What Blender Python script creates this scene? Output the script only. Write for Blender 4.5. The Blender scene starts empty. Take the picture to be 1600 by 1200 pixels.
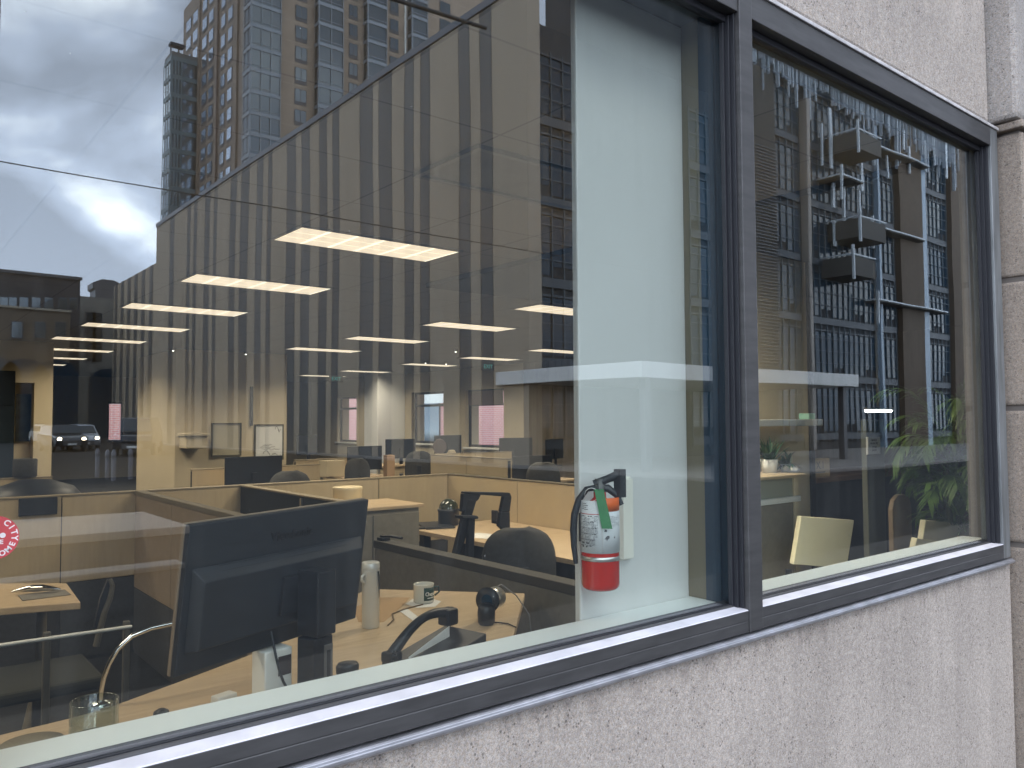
import bpy, bmesh, math, random
from mathutils import Vector, Matrix
R = math.radians
random.seed(7)
S = bpy.context.scene
C = S.collection

# ------------------------------------------------------------------ camera
EYE = 1.5
FPX = 1253.72
YAW, PIT, ROL = R(50.93004), R(2.61317), R(-0.27774)
_f = Vector((math.cos(YAW)*math.cos(PIT), math.sin(YAW)*math.cos(PIT), math.sin(PIT)))
_rt = Vector((math.sin(YAW), -math.cos(YAW), 0))
_up = _rt.cross(_f)
CR = _rt*math.cos(ROL) + _up*math.sin(ROL)
CU = -_rt*math.sin(ROL) + _up*math.cos(ROL)
cam_data = bpy.data.cameras.new('camera')
cam = bpy.data.objects.new('camera', cam_data)
C.objects.link(cam)
S.camera = cam
cam_data.sensor_width = 36.0
cam_data.lens = FPX/1600*36.0
cam_data.clip_start = 0.05
cam_data.clip_end = 2000
_m = Matrix((CR, CU, -_f)).transposed().to_4x4()
_m.translation = Vector((0, 0, EYE))
cam.matrix_world = _m

# ------------------------------------------------------------------ world, sun, exposure
SUN_EL, SUN_AZ = R(48), R(205)
w = bpy.data.worlds.new('World'); S.world = w; w.use_nodes = True
nt = w.node_tree; nt.nodes.clear()
def N(t, **k):
    n = nt.nodes.new(t)
    for a, b in k.items(): setattr(n, a, b)
    return n
def L(a, b): nt.links.new(a, b)
out = N('ShaderNodeOutputWorld'); bg = N('ShaderNodeBackground')
bg.inputs['Strength'].default_value = 0.1
sky = N('ShaderNodeTexSky', sky_type='NISHITA', sun_disc=False)
sky.sun_elevation = SUN_EL; sky.sun_rotation = SUN_AZ
tc = N('ShaderNodeTexCoord'); sep = N('ShaderNodeSeparateXYZ'); L(tc.outputs['Generated'], sep.inputs[0])
ad = N('ShaderNodeMath', operation='ADD'); L(sep.outputs['Z'], ad.inputs[0]); ad.inputs[1].default_value = 0.30
mx_ = N('ShaderNodeMath', operation='MAXIMUM'); L(ad.outputs[0], mx_.inputs[0]); mx_.inputs[1].default_value = 0.12
dx = N('ShaderNodeMath', operation='DIVIDE'); L(sep.outputs['X'], dx.inputs[0]); L(mx_.outputs[0], dx.inputs[1])
dy = N('ShaderNodeMath', operation='DIVIDE'); L(sep.outputs['Y'], dy.inputs[0]); L(mx_.outputs[0], dy.inputs[1])
cmb = N('ShaderNodeCombineXYZ'); L(dx.outputs[0], cmb.inputs[0]); L(dy.outputs[0], cmb.inputs[1]); cmb.inputs[2].default_value = 3.3
nz = N('ShaderNodeTexNoise'); nz.inputs['Scale'].default_value = 2.3; nz.inputs['Detail'].default_value = 7; nz.inputs['Roughness'].default_value = 0.44
nz.inputs['Distortion'].default_value = 0.25
L(cmb.outputs[0], nz.inputs['Vector'])
cr = N('ShaderNodeValToRGB')
e = cr.color_ramp.elements
e[0].position = 0.43; e[0].color = (0.28, 0.32, 0.40, 1)
e[1].position = 0.60; e[1].color = (0.88, 0.93, 1.0, 1)
m_ = e.new(0.51); m_.color = (0.42, 0.48, 0.60, 1)
L(nz.outputs['Fac'], cr.inputs['Fac'])
# brighter overcast towards the horizon
hz = N('ShaderNodeMapRange'); L(sep.outputs['Z'], hz.inputs['Value'])
hz.inputs['From Min'].default_value = 0.10; hz.inputs['From Max'].default_value = 0.42
hz.inputs['To Min'].default_value = 70.0; hz.inputs['To Max'].default_value = 43.0
sc_ = N('ShaderNodeVectorMath', operation='SCALE'); L(cr.outputs['Color'], sc_.inputs[0]); L(hz.outputs[0], sc_.inputs['Scale'])
mixw = N('ShaderNodeMix', data_type='RGBA'); mixw.inputs['Factor'].default_value = 0.9
L(sky.outputs['Color'], mixw.inputs['A']); L(sc_.outputs[0], mixw.inputs['B'])
L(mixw.outputs['Result'], bg.inputs['Color']); L(bg.outputs[0], out.inputs['Surface'])

sd = bpy.data.lights.new('sun', 'SUN'); sd.energy = 0.6; sd.angle = R(22); sd.color = (1, 0.96, 0.9)
sun = bpy.data.objects.new('sun', sd); C.objects.link(sun)
# direction towards the sun (Blender's sky: rotation measured from +Y clockwise)
sdir = Vector((math.sin(SUN_AZ)*math.cos(SUN_EL), math.cos(SUN_AZ)*math.cos(SUN_EL), math.sin(SUN_EL)))
sun.rotation_euler = sdir.to_track_quat('Z', 'Y').to_euler()
S.view_settings.view_transform = 'Standard'; S.view_settings.look = 'None'
S.view_settings.exposure = 0.22; S.view_settings.gamma = 1.0
S.cycles.use_denoising = True
S.cycles.max_bounces = 8; S.cycles.diffuse_bounces = 4; S.cycles.glossy_bounces = 4
S.cycles.transparent_max_bounces = 16; S.cycles.transmission_bounces = 6
S.cycles.sample_clamp_indirect = 4.0
S.cycles.caustics_reflective = False; S.cycles.caustics_refractive = False

# ------------------------------------------------------------------ helpers
GY = 1.44            # glass plane
def at(px, py, X=None, Y=None, Z=None):
    d = CR*(px-800) + CU*(600-py) + _f*FPX
    t = X/d.x if X is not None else (Y/d.y if Y is not None else (Z-EYE)/d.z)
    return Vector((d.x*t, d.y*t, d.z*t+EYE))
def vt(px, py, X=None, Y=None, Z=None):
    """a point on the far side of the street that the glass mirrors at this spot; Y is its mirrored distance"""
    p = at(px, py, X, Y, Z); return Vector((p.x, 2*GY-p.y, p.z))
def my(y): return 2*GY - y

_cache = {}
def mat(name, col, rough=0.6, metal=0.0, spec=0.5, nscale=None, namt=0.12, bump=0.0, bscale=None, emit=None, estr=0, coat=0, stretch=None, ior=None):
    if name in _cache: return _cache[name]
    m = bpy.data.materials.new(name); m.use_nodes = True
    t = m.node_tree; b = t.nodes['Principled BSDF']
    b.inputs['Roughness'].default_value = rough; b.inputs['Metallic'].default_value = metal
    b.inputs['Specular IOR Level'].default_value = spec
    if ior: b.inputs['IOR'].default_value = ior
    if coat: b.inputs['Coat Weight'].default_value = coat
    b.inputs['Base Color'].default_value = (*col, 1)
    if emit: b.inputs['Emission Color'].default_value = (*emit, 1); b.inputs['Emission Strength'].default_value = estr
    if nscale or bump:
        co = t.nodes.new('ShaderNodeTexCoord'); mp = t.nodes.new('ShaderNodeMapping')
        t.links.new(co.outputs['Object'], mp.inputs['Vector'])
        if stretch: mp.inputs['Scale'].default_value = stretch
    if nscale:
        n = t.nodes.new('ShaderNodeTexNoise'); n.inputs['Scale'].default_value = nscale; n.inputs['Detail'].default_value = 5
        t.links.new(mp.outputs[0], n.inputs['Vector'])
        r = t.nodes.new('ShaderNodeMapRange'); r.inputs['From Min'].default_value = .3; r.inputs['From Max'].default_value = .7
        r.inputs['To Min'].default_value = 1-namt; r.inputs['To Max'].default_value = 1+namt
        t.links.new(n.outputs['Fac'], r.inputs['Value'])
        s = t.nodes.new('ShaderNodeVectorMath'); s.operation = 'SCALE'; s.inputs[0].default_value = col
        t.links.new(r.outputs[0], s.inputs['Scale']); t.links.new(s.outputs[0], b.inputs['Base Color'])
    if bump:
        n = t.nodes.new('ShaderNodeTexNoise'); n.inputs['Scale'].default_value = bscale or 60; n.inputs['Detail'].default_value = 4
        t.links.new(mp.outputs[0], n.inputs['Vector'])
        bp = t.nodes.new('ShaderNodeBump'); bp.inputs['Strength'].default_value = bump; bp.inputs['Distance'].default_value = 0.004
        t.links.new(n.outputs['Fac'], bp.inputs['Height']); t.links.new(bp.outputs[0], b.inputs['Normal'])
    _cache[name] = m; return m

class MB:
    def __init__(s): s.v = []; s.f = []; s.mi = []; s.m = 0; s.sm = []
    def add(s, vs, fs, smooth=False):
        o = len(s.v); s.v += [Vector(v) for v in vs]
        for f in fs: s.f.append([i+o for i in f]); s.mi.append(s.m); s.sm.append(smooth)
        return s
    def box(s, x0, x1, y0, y1, z0, z1, T=None):
        vs = [Vector((x, y, z)) for x in (x0, x1) for y in (y0, y1) for z in (z0, z1)]
        if T: vs = [T @ v for v in vs]
        return s.add(vs, [(0,1,3,2), (4,6,7,5), (0,4,5,1), (2,3,7,6), (0,2,6,4), (1,5,7,3)])
    def hexa(s, p):   # 8 points: 4 bottom ring, 4 top ring
        return s.add(p, [(3,2,1,0), (4,5,6,7), (0,1,5,4), (1,2,6,5), (2,3,7,6), (3,0,4,7)])
    def prism(s, poly, z0, z1, T=None):
        n = len(poly); vs = [Vector((x, y, z0)) for x, y in poly] + [Vector((x, y, z1)) for x, y in poly]
        if T: vs = [T @ v for v in vs]
        return s.add(vs, [tuple(range(n))[::-1], tuple(range(n, 2*n))] + [(i, (i+1) % n, (i+1) % n+n, i+n) for i in range(n)])
    def lathe(s, prof, n=32, T=None, caps=True, sm=True):
        vs = []; fs = []
        for r, z in prof:
            for k in range(n):
                a = 2*math.pi*k/n; vs.append(Vector((r*math.cos(a), r*math.sin(a), z)))
        if T: vs = [T @ v for v in vs]
        for j in range(len(prof)-1):
            for k in range(n):
                fs.append((j*n+k, j*n+(k+1) % n, (j+1)*n+(k+1) % n, (j+1)*n+k))
        s.add(vs, fs, sm)
        if caps:
            s.add(vs[:n], [tuple(range(n))[::-1]]); s.add(vs[-n:], [tuple(range(n))])
        return s
    def tube(s, pts, r, n=8, T=None, closed=False):
        pts = [Vector(p) for p in pts]; vs = []; fs = []
        rr = r if isinstance(r, (list, tuple)) else [r]*len(pts)
        prev = None
        for i, p in enumerate(pts):
            a = pts[max(0, i-1)]; b = pts[min(len(pts)-1, i+1)]; d = (b-a).normalized()
            if prev is None:
                u = d.cross(Vector((0, 0, 1)))
                if u.length < 1e-3: u = d.cross(Vector((1, 0, 0)))
            else: u = prev - d*prev.dot(d)
            u.normalize(); prev = u; v = d.cross(u)
            for k in range(n):
                t = 2*math.pi*k/n; vs.append(p + (u*math.cos(t)+v*math.sin(t))*rr[i])
        if T: vs = [T @ v for v in vs]
        for i in range(len(pts)-1):
            for k in range(n): fs.append((i*n+k, i*n+(k+1) % n, (i+1)*n+(k+1) % n, (i+1)*n+k))
        s.add(vs, fs, True); s.add(vs[:n], [tuple(range(n))[::-1]]); s.add(vs[-n:], [tuple(range(n))])
        return s
    def build(s, name, mats, parent=None, bevel=0, loc=None, **tags):
        if not isinstance(mats, (list, tuple)): mats = [mats]
        org = Vector((0, 0, 0)); q = parent
        while q is not None: org += q.location; q = q.parent
        if parent is None:
            if loc is None:
                lo = [min(v[i] for v in s.v) for i in range(3)]; hi = [max(v[i] for v in s.v) for i in range(3)]
                loc = Vector(((lo[0]+hi[0])/2, (lo[1]+hi[1])/2, lo[2]))
            org = Vector(loc)
        me = bpy.data.meshes.new(name)
        me.from_pydata([v-org for v in s.v], [], s.f)
        for m in mats: me.materials.append(m)
        me.polygons.foreach_set('material_index', s.mi); me.polygons.foreach_set('use_smooth', s.sm)
        bm = bmesh.new(); bm.from_mesh(me); bmesh.ops.recalc_face_normals(bm, faces=bm.faces); bm.to_mesh(me); bm.free()
        me.update()
        o = bpy.data.objects.new(name, me); C.objects.link(o)
        if parent is not None: o.parent = parent
        else: o.location = org
        if bevel:
            b = o.modifiers.new('bevel', 'BEVEL'); b.width = bevel; b.segments = 2; b.limit_method = 'ANGLE'; b.angle_limit = R(40)
        for k, v in tags.items(): o[k] = v
        return o
def tag(o, label, cat, group=None):
    o['label'] = label; o['category'] = cat
    if group: o['group'] = group
    return o
def thing(name, label, cat, loc=(0, 0, 0), group=None):
    o = bpy.data.objects.new(name, None); C.objects.link(o); o.location = loc; o.empty_display_size = .1
    return tag(o, label, cat, group)
def dup(root, loc, rz=0, label=None, group=None, scale=None):
    def cp(o, par):
        c = o.copy(); C.objects.link(c); c.parent = par
        for ch in [x for x in kids.get(o.name, [])]: cp(ch, c)
        return c
    kids = {}
    for o in C.objects:
        if o.parent: kids.setdefault(o.parent.name, []).append(o)
    r = cp(root, None); r.location = loc; r.rotation_euler = (0, 0, rz)
    if scale: r.scale = (scale,)*3
    if label: r['label'] = label
    if group: r['group'] = group
    return r
def place(r, loc, rz=0, scale=None):
    r.location = loc; r.rotation_euler = (0, 0, rz)
    if scale: r.scale = (scale,)*3
def text(body, size, material, parent, T, extrude=0.0006, name='lettering', align='CENTER', shear=0, sx=1.0, bold=0):
    cu = bpy.data.curves.new(name, 'FONT'); cu.body = body; cu.size = size; cu.extrude = extrude
    cu.align_x = align; cu.align_y = 'CENTER'; cu.shear = shear; cu.offset = bold; cu.resolution_u = 3
    t = bpy.data.objects.new(name+'_tmp', cu); C.objects.link(t)
    bpy.context.view_layer.update()
    me = bpy.data.meshes.new_from_object(t.evaluated_get(bpy.context.evaluated_depsgraph_get()))
    bpy.data.objects.remove(t)
    org = Vector((0, 0, 0)); q = parent
    while q is not None: org += q.location; q = q.parent
    me.transform(Matrix.Translation(-org) @ T @ Matrix.Diagonal((sx, 1, 1, 1)))
    me.materials.clear(); me.materials.append(material)
    o = bpy.data.objects.new(name, me); C.objects.link(o); o.parent = parent
    return o
def frame_T(o, x, y):
    """matrix whose X axis is x, Y axis is y"""
    x = Vector(x).normalized(); z = x.cross(Vector(y)).normalized(); y = z.cross(x)
    m = Matrix((x, y, z)).transposed().to_4x4(); m.translation = Vector(o); return m

# ------------------------------------------------------------------ materials
def concrete(name, base, streak=0.075, pits=True, drip=None):
    if name in _cache: return _cache[name]
    m = bpy.data.materials.new(name); m.use_nodes = True; t = m.node_tree; b = t.nodes['Principled BSDF']
    b.inputs['Roughness'].default_value = 0.9; b.inputs['Specular IOR Level'].default_value = 0.25
    def n(ty, **k):
        q = t.nodes.new(ty)
        for a, v in k.items(): setattr(q, a, v)
        return q
    co = n('ShaderNodeTexCoord')
    def noise(scale, det=4, mscale=None, rough=.55, dist=0):
        q = n('ShaderNodeTexNoise'); q.inputs['Scale'].default_value = scale; q.inputs['Detail'].default_value = det
        q.inputs['Roughness'].default_value = rough; q.inputs['Distortion'].default_value = dist
        if mscale:
            mp = n('ShaderNodeMapping'); mp.inputs['Scale'].default_value = mscale
            t.links.new(co.outputs['Object'], mp.inputs[0]); t.links.new(mp.outputs[0], q.inputs['Vector'])
        else: t.links.new(co.outputs['Object'], q.inputs['Vector'])
        return q.outputs['Fac']
    def rng(src, a, b_, c, d):
        q = n('ShaderNodeMapRange'); t.links.new(src, q.inputs['Value'])
        for k, v in zip(('From Min', 'From Max', 'To Min', 'To Max'), (a, b_, c, d)): q.inputs[k].default_value = v
        return q.outputs[0]
    def mul(a, b_):
        q = n('ShaderNodeMath', operation='MULTIPLY'); t.links.new(a, q.inputs[0]); t.links.new(b_, q.inputs[1]); return q.outputs[0]
    fine = rng(noise(165, 3, dist=1.6), .32, .68, .64, 1.34)
    mid = rng(noise(60, 3), .3, .7, .86, 1.14)
    big = rng(noise(2.2, 4), .3, .7, .90, 1.07)
    st = rng(noise(9, 3, (1, 1, .10)), .35, .68, 1-streak, 1+streak*.7)
    tot = mul(mul(mul(fine, mid), big), st)
    if pits:
        vo = n('ShaderNodeTexVoronoi'); vo.inputs['Scale'].default_value = 95; vo.inputs['Randomness'].default_value = 1
        t.links.new(co.outputs['Object'], vo.inputs['Vector'])
        thr = rng(noise(33, 2), .50, .62, 0.0, 0.30)
        cmp_ = n('ShaderNodeMath', operation='SUBTRACT'); t.links.new(vo.outputs['Distance'], cmp_.inputs[0]); t.links.new(thr, cmp_.inputs[1])
        pit = rng(cmp_.outputs[0], -.04, .06, .48, 1.0)
        tot = mul(tot, pit)
    if drip:
        sp = n('ShaderNodeSeparateXYZ'); t.links.new(co.outputs['Object'], sp.inputs[0])
        dn = rng(noise(26, 3, (1, 1, .05)), .42, .72, .0, .11)
        dd = n('ShaderNodeMath', operation='ADD'); t.links.new(sp.outputs['Z'], dd.inputs[0]); t.links.new(dn, dd.inputs[1])
        tot = mul(tot, rng(dd.outputs[0], drip, drip+.03, 1.0, .84))
    # pale and warm aggregate
    warm = n('ShaderNodeMix', data_type='RGBA'); t.links.new(rng(noise(140, 2), .45, .6, 0, 1), warm.inputs['Factor'])
    warm.inputs['A'].default_value = (*base, 1); warm.inputs['B'].default_value = (base[0]*1.04, base[1]*.97, base[2]*.90, 1)
    s = n('ShaderNodeVectorMath', operation='SCALE'); t.links.new(warm.outputs['Result'], s.inputs[0]); t.links.new(tot, s.inputs['Scale'])
    t.links.new(s.outputs[0], b.inputs['Base Color'])
    bp = n('ShaderNodeBump'); bp.inputs['Strength'].default_value = .55; bp.inputs['Distance'].default_value = .003
    t.links.new(mul(fine, mid), bp.inputs['Height']); t.links.new(bp.outputs[0], b.inputs['Normal'])
    _cache[name] = m; return m

M_conc = concrete('aggregate_concrete', (.405, .368, .338))
M_stone = concrete('weathered_stone', (.30, .26, .225), .08)
M_frame = mat('graphite_aluminium', (.070, .069, .071), .48, .3, .5, nscale=9, namt=.18, stretch=(1, 1, 6))
M_frame2 = mat('worn_silver_aluminium', (.42, .42, .45), .38, .7, nscale=14, namt=.2)
M_gask = mat('black_rubber', (.012, .013, .018), .55)
M_sill = mat('white_sill_laminate', (.86, .90, .88), .35, nscale=3, namt=.02)
M_drywall = mat('white_drywall', (.64, .645, .63), .75, nscale=1.2, namt=.04, bump=.05, bscale=300)
M_tanwall = mat('cream_painted_wall', (.56, .47, .32), .8, nscale=1.0, namt=.04)
M_olive = mat('olive_trim', (.15, .125, .08), .6)
M_darkfilm = mat('dark_blue_panel', (.010, .028, .050), .45, spec=.25)
M_blk = mat('black_plastic', (.011, .014, .020), .42)
M_blk2 = mat('black_textured_plastic', (.014, .018, .025), .55, bump=.25, bscale=700)
M_dgrey = mat('dark_grey_fabric', (.045, .045, .045), .9, nscale=40, namt=.15, bump=.3, bscale=500)
M_grey = mat('grey_fabric', (.19, .175, .145), .9, nscale=30, namt=.08, bump=.2, bscale=600)
M_white = mat('white_plastic', (.72, .73, .70), .4)
M_silver = mat('brushed_silver', (.62, .62, .60), .28, .85, nscale=40, namt=.1)
M_red = mat('red_enamel', (.50, .022, .016), .22, coat=.5, nscale=3, namt=.05)
M_orange = mat('orange_label', (.75, .13, .02), .5)
M_label = mat('white_label', (.68, .70, .72), .45)
M_green = mat('green_tag', (.035, .20, .07), .5, nscale=30, namt=.12)
M_ink = mat('grey_ink', (.10, .10, .11), .6)
M_paper = mat('paper', (.70, .70, .68), .8)
M_chrome = mat('chrome', (.75, .75, .74), .12, 1.0)
M_cream = mat('cream_laminate', (.72, .69, .49), .45)
M_carpet = mat('charcoal_carpet', (.012, .013, .014), .95, nscale=14, namt=.3, bump=.3, bscale=500)
M_darkpanel = mat('dark_olive_fabric', (.018, .020, .016), .9)
M_leaf = mat('palm_leaf', (.10, .185, .045), .5, nscale=6, namt=.35)
M_leaf2 = mat('dark_succulent_leaf', (.02, .07, .035), .45, nscale=20, namt=.3)

def wood(name, col, sc=(1.2, 14, 14), amt=.13, rough=.42):
    m = mat(name, col, rough, nscale=3.2, namt=amt, stretch=sc); return m
M_wood = wood('maple_veneer', (.50, .375, .235))
M_woodp = wood('maple_panel', (.50, .395, .245), (14, 1.4, 1.2), .06, .5)
M_woodd = wood('walnut_top', (.16, .09, .05))

def ceiling_mat():
    m = bpy.data.materials.new('acoustic_tile'); m.use_nodes = True; t = m.node_tree; b = t.nodes['Principled BSDF']
    b.inputs['Roughness'].default_value = .9
    co = t.nodes.new('ShaderNodeTexCoord'); sp = t.nodes.new('ShaderNodeSeparateXYZ'); t.links.new(co.outputs['Object'], sp.inputs[0])
    res = None
    for ax, per, off in (('X', .69, 2.14), ('Y', .69, 4.78)):
        a = t.nodes.new('ShaderNodeMath'); a.operation = 'SUBTRACT'; t.links.new(sp.outputs[ax], a.inputs[0]); a.inputs[1].default_value = off-20*per
        mo = t.nodes.new('ShaderNodeMath'); mo.operation = 'MODULO'; t.links.new(a.outputs[0], mo.inputs[0]); mo.inputs[1].default_value = per
        lt = t.nodes.new('ShaderNodeMath'); lt.operation = 'LESS_THAN'; t.links.new(mo.outputs[0], lt.inputs[0]); lt.inputs[1].default_value = .012
        if res is None: res = lt.outputs[0]
        else:
            mx = t.nodes.new('ShaderNodeMath'); mx.operation = 'MAXIMUM'; t.links.new(res, mx.inputs[0]); t.links.new(lt.outputs[0], mx.inputs[1]); res = mx.outputs[0]
    mi = t.nodes.new('ShaderNodeMix'); mi.data_type = 'RGBA'; t.links.new(res, mi.inputs['Factor'])
    mi.inputs['A'].default_value = (.17, .155, .13, 1); mi.inputs['B'].default_value = (.10, .09, .078, 1)
    t.links.new(mi.outputs['Result'], b.inputs['Base Color'])
    return m
M_ceil = ceiling_mat()

def glass_mat(name, tint, base, edge):
    m = bpy.data.materials.new(name); m.use_nodes = True; t = m.node_tree; t.nodes.clear()
    o = t.nodes.new('ShaderNodeOutputMaterial'); mx = t.nodes.new('ShaderNodeMixShader')
    tr = t.nodes.new('ShaderNodeBsdfTransparent'); tr.inputs[0].default_value = (*tint, 1)
    gl = t.nodes.new('ShaderNodeBsdfGlossy'); gl.inputs['Roughness'].default_value = 0.0; gl.inputs['Color'].default_value = (.93, .97, 1, 1)
    lw = t.nodes.new('ShaderNodeLayerWeight'); lw.inputs['Blend'].default_value = .5
    p = t.nodes.new('ShaderNodeMath'); p.operation = 'POWER'; t.links.new(lw.outputs['Facing'], p.inputs[0]); p.inputs[1].default_value = 4.5
    r = t.nodes.new('ShaderNodeMapRange'); t.links.new(p.outputs[0], r.inputs['Value']); r.inputs['To Min'].default_value = base; r.inputs['To Max'].default_value = edge
    t.links.new(r.outputs[0], mx.inputs[0]); t.links.new(tr.outputs[0], mx.inputs[1]); t.links.new(gl.outputs[0], mx.inputs[2])
    if name == 'window_glass':
        co = t.nodes.new('ShaderNodeTexCoord')
        n1 = t.nodes.new('ShaderNodeTexNoise'); n1.inputs['Scale'].default_value = 1.6; n1.inputs['Detail'].default_value = 1; t.links.new(co.outputs['Object'], n1.inputs['Vector'])
        bp = t.nodes.new('ShaderNodeBump'); bp.inputs['Strength'].default_value = .6; bp.inputs['Distance'].default_value = .0012; t.links.new(n1.outputs['Fac'], bp.inputs['Height']); t.links.new(bp.outputs[0], gl.inputs['Normal'])
        vo = t.nodes.new('ShaderNodeTexVoronoi'); vo.inputs['Scale'].default_value = 30; t.links.new(co.outputs['Object'], vo.inputs['Vector'])
        n2 = t.nodes.new('ShaderNodeTexNoise'); n2.inputs['Scale'].default_value = 6; t.links.new(co.outputs['Object'], n2.inputs['Vector'])
        a1 = t.nodes.new('ShaderNodeMapRange'); t.links.new(vo.outputs['Distance'], a1.inputs['Value']); a1.inputs['From Min'].default_value = .05; a1.inputs['From Max'].default_value = .03; a1.inputs['To Max'].default_value = .5
        a2 = t.nodes.new('ShaderNodeMapRange'); t.links.new(n2.outputs['Fac'], a2.inputs['Value']); a2.inputs['From Min'].default_value = .62; a2.inputs['From Max'].default_value = .64
        a3 = t.nodes.new('ShaderNodeMath'); a3.operation = 'MULTIPLY'; t.links.new(a1.outputs[0], a3.inputs[0]); t.links.new(a2.outputs[0], a3.inputs[1])
        # faint vertical wash marks
        mp = t.nodes.new('ShaderNodeMapping'); mp.inputs['Scale'].default_value = (1, 1, .06); t.links.new(co.outputs['Object'], mp.inputs[0])
        n3 = t.nodes.new('ShaderNodeTexNoise'); n3.inputs['Scale'].default_value = 22; n3.inputs['Detail'].default_value = 3; t.links.new(mp.outputs[0], n3.inputs['Vector'])
        a4 = t.nodes.new('ShaderNodeMapRange'); t.links.new(n3.outputs['Fac'], a4.inputs['Value']); a4.inputs['From Min'].default_value = .5; a4.inputs['From Max'].default_value = .8; a4.inputs['To Max'].default_value = .016
        a5 = t.nodes.new('ShaderNodeMath'); a5.operation = 'ADD'; t.links.new(a3.outputs[0], a5.inputs[0]); t.links.new(a4.outputs[0], a5.inputs[1])
        df = t.nodes.new('ShaderNodeBsdfDiffuse'); df.inputs['Color'].default_value = (.5, .5, .48, 1)
        m2 = t.nodes.new('ShaderNodeMixShader'); t.links.new(a5.outputs[0], m2.inputs[0]); t.links.new(mx.outputs[0], m2.inputs[1]); t.links.new(df.outputs[0], m2.inputs[2])
        t.links.new(m2.outputs[0], o.inputs['Surface']); return m
    t.links.new(mx.outputs[0], o.inputs['Surface']); return m
M_glass = glass_mat('window_glass', (.95, .975, .958), .122, .85)
M_jar = glass_mat('jar_glass', (.82, .86, .84), .09, .8)

def blueglass(name, col, rough=.06, ior=2.2):
    return mat(name, col, rough, 0.0, .8, ior=ior)
M_bglass = mat('tower_glass', (.12, .143, .16), .10, .8)
M_bglass2 = mat('tower_window_glass', (.46, .52, .60), .12, .85)
M_dglass = mat('dark_facade_glass', (.010, .030, .052), .12, spec=.3, ior=1.45)
M_brick = mat('tower_brick', (.235, .19, .155), .85, nscale=2, namt=.12)
M_brick2 = mat('tower_brick_light', (.30, .235, .18), .85, nscale=.6, namt=.12)
M_mull = mat('pale_mullion', (.22, .25, .28), .5)
M_dmull = mat('dark_mullion', (.07, .072, .08), .5)

# ------------------------------------------------------------------ setting outside: ground
b = MB(); b.box(-300, 400, -500, 1.39, -.6, -.20); b.build('road', mat('asphalt', (.030, .031, .033), .95, spec=.08, nscale=3, namt=.2), kind='structure')
b = MB(); b.box(-60, 80, -2.2, 1.385, -.35, -.06); b.build('pavement', concrete('paving_near', (.07, .067, .064), .03, False), kind='structure', bevel=.02)
b = MB(); b.box(-60, 4.0, my(15.4), my(12.8), -.35, -.08); b.build('median_pavement', concrete('paving_far', (.32, .29, .26), .03, False), kind='structure', bevel=.02)
b = MB(); b.box(18.0, 100, -80, my(13.5), -.35, -.10); b.build('far_pavement', concrete('paving', (.2, .195, .19)), kind='structure', bevel=.02)
b = MB(); b.box(-60, 3.0, my(10.1), my(9.75), -.3, -.14); b.build('kerb_strip', concrete('paving', (.2, .195, .19)), kind='structure', bevel=.02)

# ------------------------------------------------------------------ our building, outer face
WX0, WX1 = -4.0, 3.985
b = MB()
b.box(WX0, WX1, 1.40, 1.60, -.3, .862)
wl = b.build('concrete_wall', concrete('aggregate_concrete_stained', (.405, .368, .338), drip=1.155), bevel=.012); tag(wl, 'pale pitted aggregate concrete wall below the window', 'wall')
b = MB(); b.box(WX0, 3.93, 1.41, 1.62, 2.835, 7.0)
wu = b.build('concrete_wall', M_conc, bevel=.012); tag(wu, 'pale aggregate concrete wall above the window head', 'wall')
# the pilaster is made of stacked stones
pl = thing('stone_pilaster', 'tall weathered stone pilaster projecting beside the window', 'pilaster', (4.5, 1.4, -.3))
zs = [-.3, .935, 1.545, 2.125, 2.80]
for i in range(4):
    b = MB(); b.box(4.015, 5.6, 1.305, 1.494, zs[i]+.012, zs[i+1]-.012); b.build('stone_block', M_stone, pl, bevel=.012)
b = MB(); b.box(4.03, 5.6, 1.322, 1.49, -.3, 2.86); b.build('mortar_core', mat('mortar', (.16, .14, .125), .9), pl)
b = MB(); b.box(3.985, 5.6, 1.292, 1.497, 2.80, 2.835); b.build('string_course', M_stone, pl, bevel=.008)
b = MB(); b.box(3.955, 5.6, 1.302, 1.62, 2.838, 7.0); b.build('upper_shaft', [concrete('stone_upper', (.33, .31, .295))], pl, bevel=.02)
# rest of our building behind: roof and outer shell so that light comes in only through windows
b = MB()
b.box(-4.2, 12, 1.64, 24.6, 2.90, 3.1)
b.build('roof_slab', mat('roof', (.2, .2, .2), .9), kind='structure')

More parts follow.
